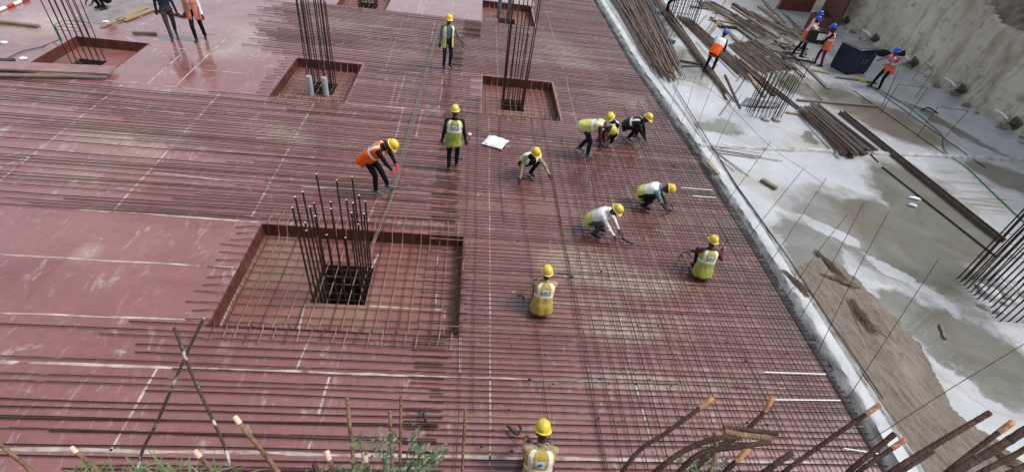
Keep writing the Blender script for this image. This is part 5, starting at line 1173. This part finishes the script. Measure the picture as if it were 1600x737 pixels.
fg([(542, 620), (554, 740)], 9.5, 'leftmost tall upright brown bar, dark at the tip', BB); fg([(609, 641), (613, 740)], 8.5, 'upright brown bar just left of the tallest one in the shrub', BB); fg([(626.5, 618), (625, 740)], 7.5, 'tallest upright brown bar rising from the shrub', BB); fg([(727, 638), (722, 740)], 7.5, 'slim upright brown bar right of the shrub', BB)
fg([(319, 495), (286, 565), (245, 660), (224, 700), (212, 745)], 7, 'dark bar leaning right, the front one of the crossed pair', CEMBAR(), dia=.024); fg([(272, 511), (300, 585), (330, 650), (352, 700), (364, 745)], 7.5, 'dark bar leaning left behind its partner in the crossed pair, cement-spattered', CEMBAR(), dia=.024)
fg([(1110, 625), (1040, 676), (1000, 702), (966, 745)], 10.5, 'dark bar bent at the foot with an orange tip right of the nearest worker', None, 'orange')
fg([(1205, 625), (1190, 648), (1160, 675), (1110, 705), (1070, 745)], 10.5, 'bar with an orange tip rising behind the hooked bars', None, 'orange')
fg([(1158, 683), (1120, 684), (1080, 698), (1050, 716), (1015, 745)], 13, 'lowest hooked dark bar of the bent bunch'); fg([(1204, 690), (1150, 698), (1105, 704), (1080, 718), (1055, 745)], 13, 'middle hooked dark bar of the bent bunch')
fg([(1130, 667), (1215, 677)], 13, 'thick dark bar lying across the top of the bent bunch', None, root=False); fg([(1132, 674), (1165, 680), (1204, 684)], 15, 'ribbed grey-brown bar lying inside the bent bunch', BB, root=False)
fg([(1118, 674), (1117, 712), (1106, 745)], 12, 'upright stub standing in the bent bunch', BB); fg([(1150, 684), (1110, 712), (1075, 745)], 9, 'thin dark bar slanting under the bent bunch')
fg([(1167, 704), (1130, 740)], 12, 'short bar with an orange tip below the bent bunch', None, 'orange'); fg([(1237, 707), (1185, 745)], 14, 'thick dark bar end right of the bent bunch')
fg([(1370, 635), (1300, 683), (1218, 742)], 10.5, 'long slanting bar with an orange tip crossing the kerb', None, 'orange'); fg([(1398, 677), (1320, 742)], 12.5, 'dark bar with a plain tip over the kerb'); fg([(1410, 689), (1385, 706), (1335, 742)], 10.5, 'bar with an orange tip close behind the plain dark one', None, 'orange')
fg([(1547, 644), (1460, 695), (1385, 742)], 13, 'long dark bar with a plain tip over the brown sheet'); fg([(1458, 703), (1395, 745)], 13, 'short dark bar tucked under the long plain one'); fg([(1578, 662), (1540, 690), (1470, 745)], 11.5, 'bar with an orange tip over the brown sheet', None, 'orange')
fg([(1650, 640), (1560, 698), (1470, 750)], 19, 'thickest dark bar leaving the frame at the right edge', None); fg([(1650, 668), (1600, 702), (1520, 745)], 13, 'dark bar just below the thickest one at the right edge'); fg([(1660, 700), (1600, 727), (1560, 748)], 12, 'dark bar in the bottom right corner')
# weeds
LEAF = mat('shrub_leaf', (.075, .125, .05), (.12, .18, .085), scale=14, rough=.6); GRS = mat('grass_blade', (.07, .115, .04), (.13, .18, .075), scale=6, rough=.6); STEM = mat('green_stem', (.07, .09, .04), rough=.7)
LEAFD = mat('shrub_leaf_dark', (.055, .09, .05), (.085, .13, .075), scale=14, rough=.6)
gc = D(225, 760, 1.75); gr = MB()
for i in range(190):
    px = random.choice((random.gauss(150, 28), random.gauss(245, 40), random.gauss(305, 30))); b = D(px, 765 + random.uniform(-8, 25), random.uniform(1.55, 1.95)); h_ = random.uniform(.05, .17); a_ = random.uniform(0, 6.28); l_ = random.uniform(.05, .2)
    d_ = Vector((math.cos(a_) * l_ + .04, math.sin(a_) * l_ * .5, h_)); sd_ = Vector((-math.sin(a_), math.cos(a_), 0)) * random.uniform(.0022, .004); pts = [b, b + d_ * .5 + Vector((0, 0, h_ * .25)), b + d_ + Vector((0, 0, -.02))]
    vs = []
    for k, (p, w_) in enumerate(zip(bez(pts, 3), (1, 1.1, 1.1, 1, .85, .6, .1))): vs += [p - sd_ * w_, p + sd_ * w_]
    gr.add(vs, [(2 * k, 2 * k + 1, 2 * k + 3, 2 * k + 2) for k in range(6)])
tag(shift(gr, gc).build('grass_tuft', GRS, None, True, gc), 'tuft of long green grass at the bottom left', 'grass', kind='stuff')
sc_ = D(600, 770, 1.8); sh_t = thing('leafy_shrub', 'small leafy green shrub among the upright brown bars at the bottom', 'shrub', sc_); lf = MB(); stb = MB()
for i in range(13):
    px0 = random.choice((random.gauss(560, 32), random.gauss(650, 28), random.gauss(480, 26), random.gauss(610, 40)))
    top = {0: 690, 1: 678}.get(i % 2); topy = min(745, 690 + abs(px0 - 600) * .22 + random.uniform(-14, 45))
    if i == 0: px0, topy = 655, 672
    if i == 1: px0, topy = 592, 680
    if i == 2: px0, topy = 688, 702
    dp = random.uniform(1.65, 1.95); tip = D(px0, topy, dp); b = D(px0 * .35 + 600 * .65, 775, 1.8); mid = b.lerp(tip, .55) + Vector((random.uniform(-.02, .02), 0, .02)); P = bez([b, mid, tip], 8)
    stb.tube([p - sc_ for p in P], [.003 - .002 * k / len(P) for k in range(len(P))], 4)
    for k, p in enumerate(P):
        if k < 3: continue
        for q in range(3):
            a_ = random.uniform(0, 6.28); o_ = Vector((math.cos(a_), math.sin(a_), random.uniform(-.2, .5))) * random.uniform(.012, .04); c_ = p + o_; s_ = random.uniform(.005, .0095)
            nr = Vector((random.gauss(0, .6), random.gauss(-.4, .5), 1)).normalized(); u_ = nr.orthogonal().normalized(); v_ = nr.cross(u_); c_ = c_ - sc_; mi = random.choice((0, 0, 1))
            lf.add([c_ - u_ * s_ * 1.2, c_ - v_ * s_ * .7 - u_ * .1 * s_, c_ - v_ * s_ * .5 + u_ * s_ * .7, c_ + u_ * s_ * 1.2, c_ + v_ * s_ * .5 + u_ * s_ * .7, c_ + v_ * s_ * .7 - u_ * .1 * s_], [(0, 1, 2, 3, 4, 5)], mi)
stb.build('stem', STEM, sh_t); lf.build('foliage', [LEAF, LEAFD], sh_t, smooth=False)
s2 = thing('weed', 'small sparse green weed among the hooked bars at the bottom right', 'weed', D(1110, 765, 1.7)); lf = MB(); stb = MB()
for i in range(4):
    tip = D(random.uniform(1040, 1180), random.uniform(710, 735), random.uniform(1.6, 1.9)); b = D(1110, 770, 1.7); P = bez([b, b.lerp(tip, .6) + Vector((0, 0, .015)), tip], 5); stb.tube([p - s2.location for p in P], .0015, 4)
    for p in P[3:]:
        for q in range(3):
            c_ = p + Vector((random.gauss(0, .015), random.gauss(0, .015), random.gauss(0, .01))) - s2.location; u_ = Vector((random.gauss(0, 1), random.gauss(0, 1), random.gauss(0, .4))).normalized() * .009; v_ = u_.cross(Vector((0, -.5, 1))).normalized() * .004; lf.add([c_ - u_, c_ - v_, c_ + u_, c_ + v_], [(0, 1, 2, 3)])
stb.build('stem', STEM, s2); lf.build('foliage', LEAF, s2, smooth=False)
# the red tool held up by the squatting man near the kerb

tl = thing('tie_tool', 'small red tool with a thin prong held up beside the kerb', 'tool', LAST['tool']); q = tl.location
mb = MB(); mb.tube([(0, 0, -.08), (0, 0, -.02), (.01, .01, .07), (.0, .0, .12)], [.022, .028, .026, .018], 8); mb.build('handle', mat('red_plastic', (.50, .03, .035), rough=.4), tl); mb = MB(); mb.tube([(0, 0, .12), (.01, .02, .22), (.02, .03, .32)], .006, 6); mb.build('prong', RUSTD(), tl)

for o in list(bpy.data.objects):            # label hygiene: nothing longer than sixteen words
    l_ = o.get('label')
    if l_ and len(l_.split()) > 16: print('LONG', o.name, l_)
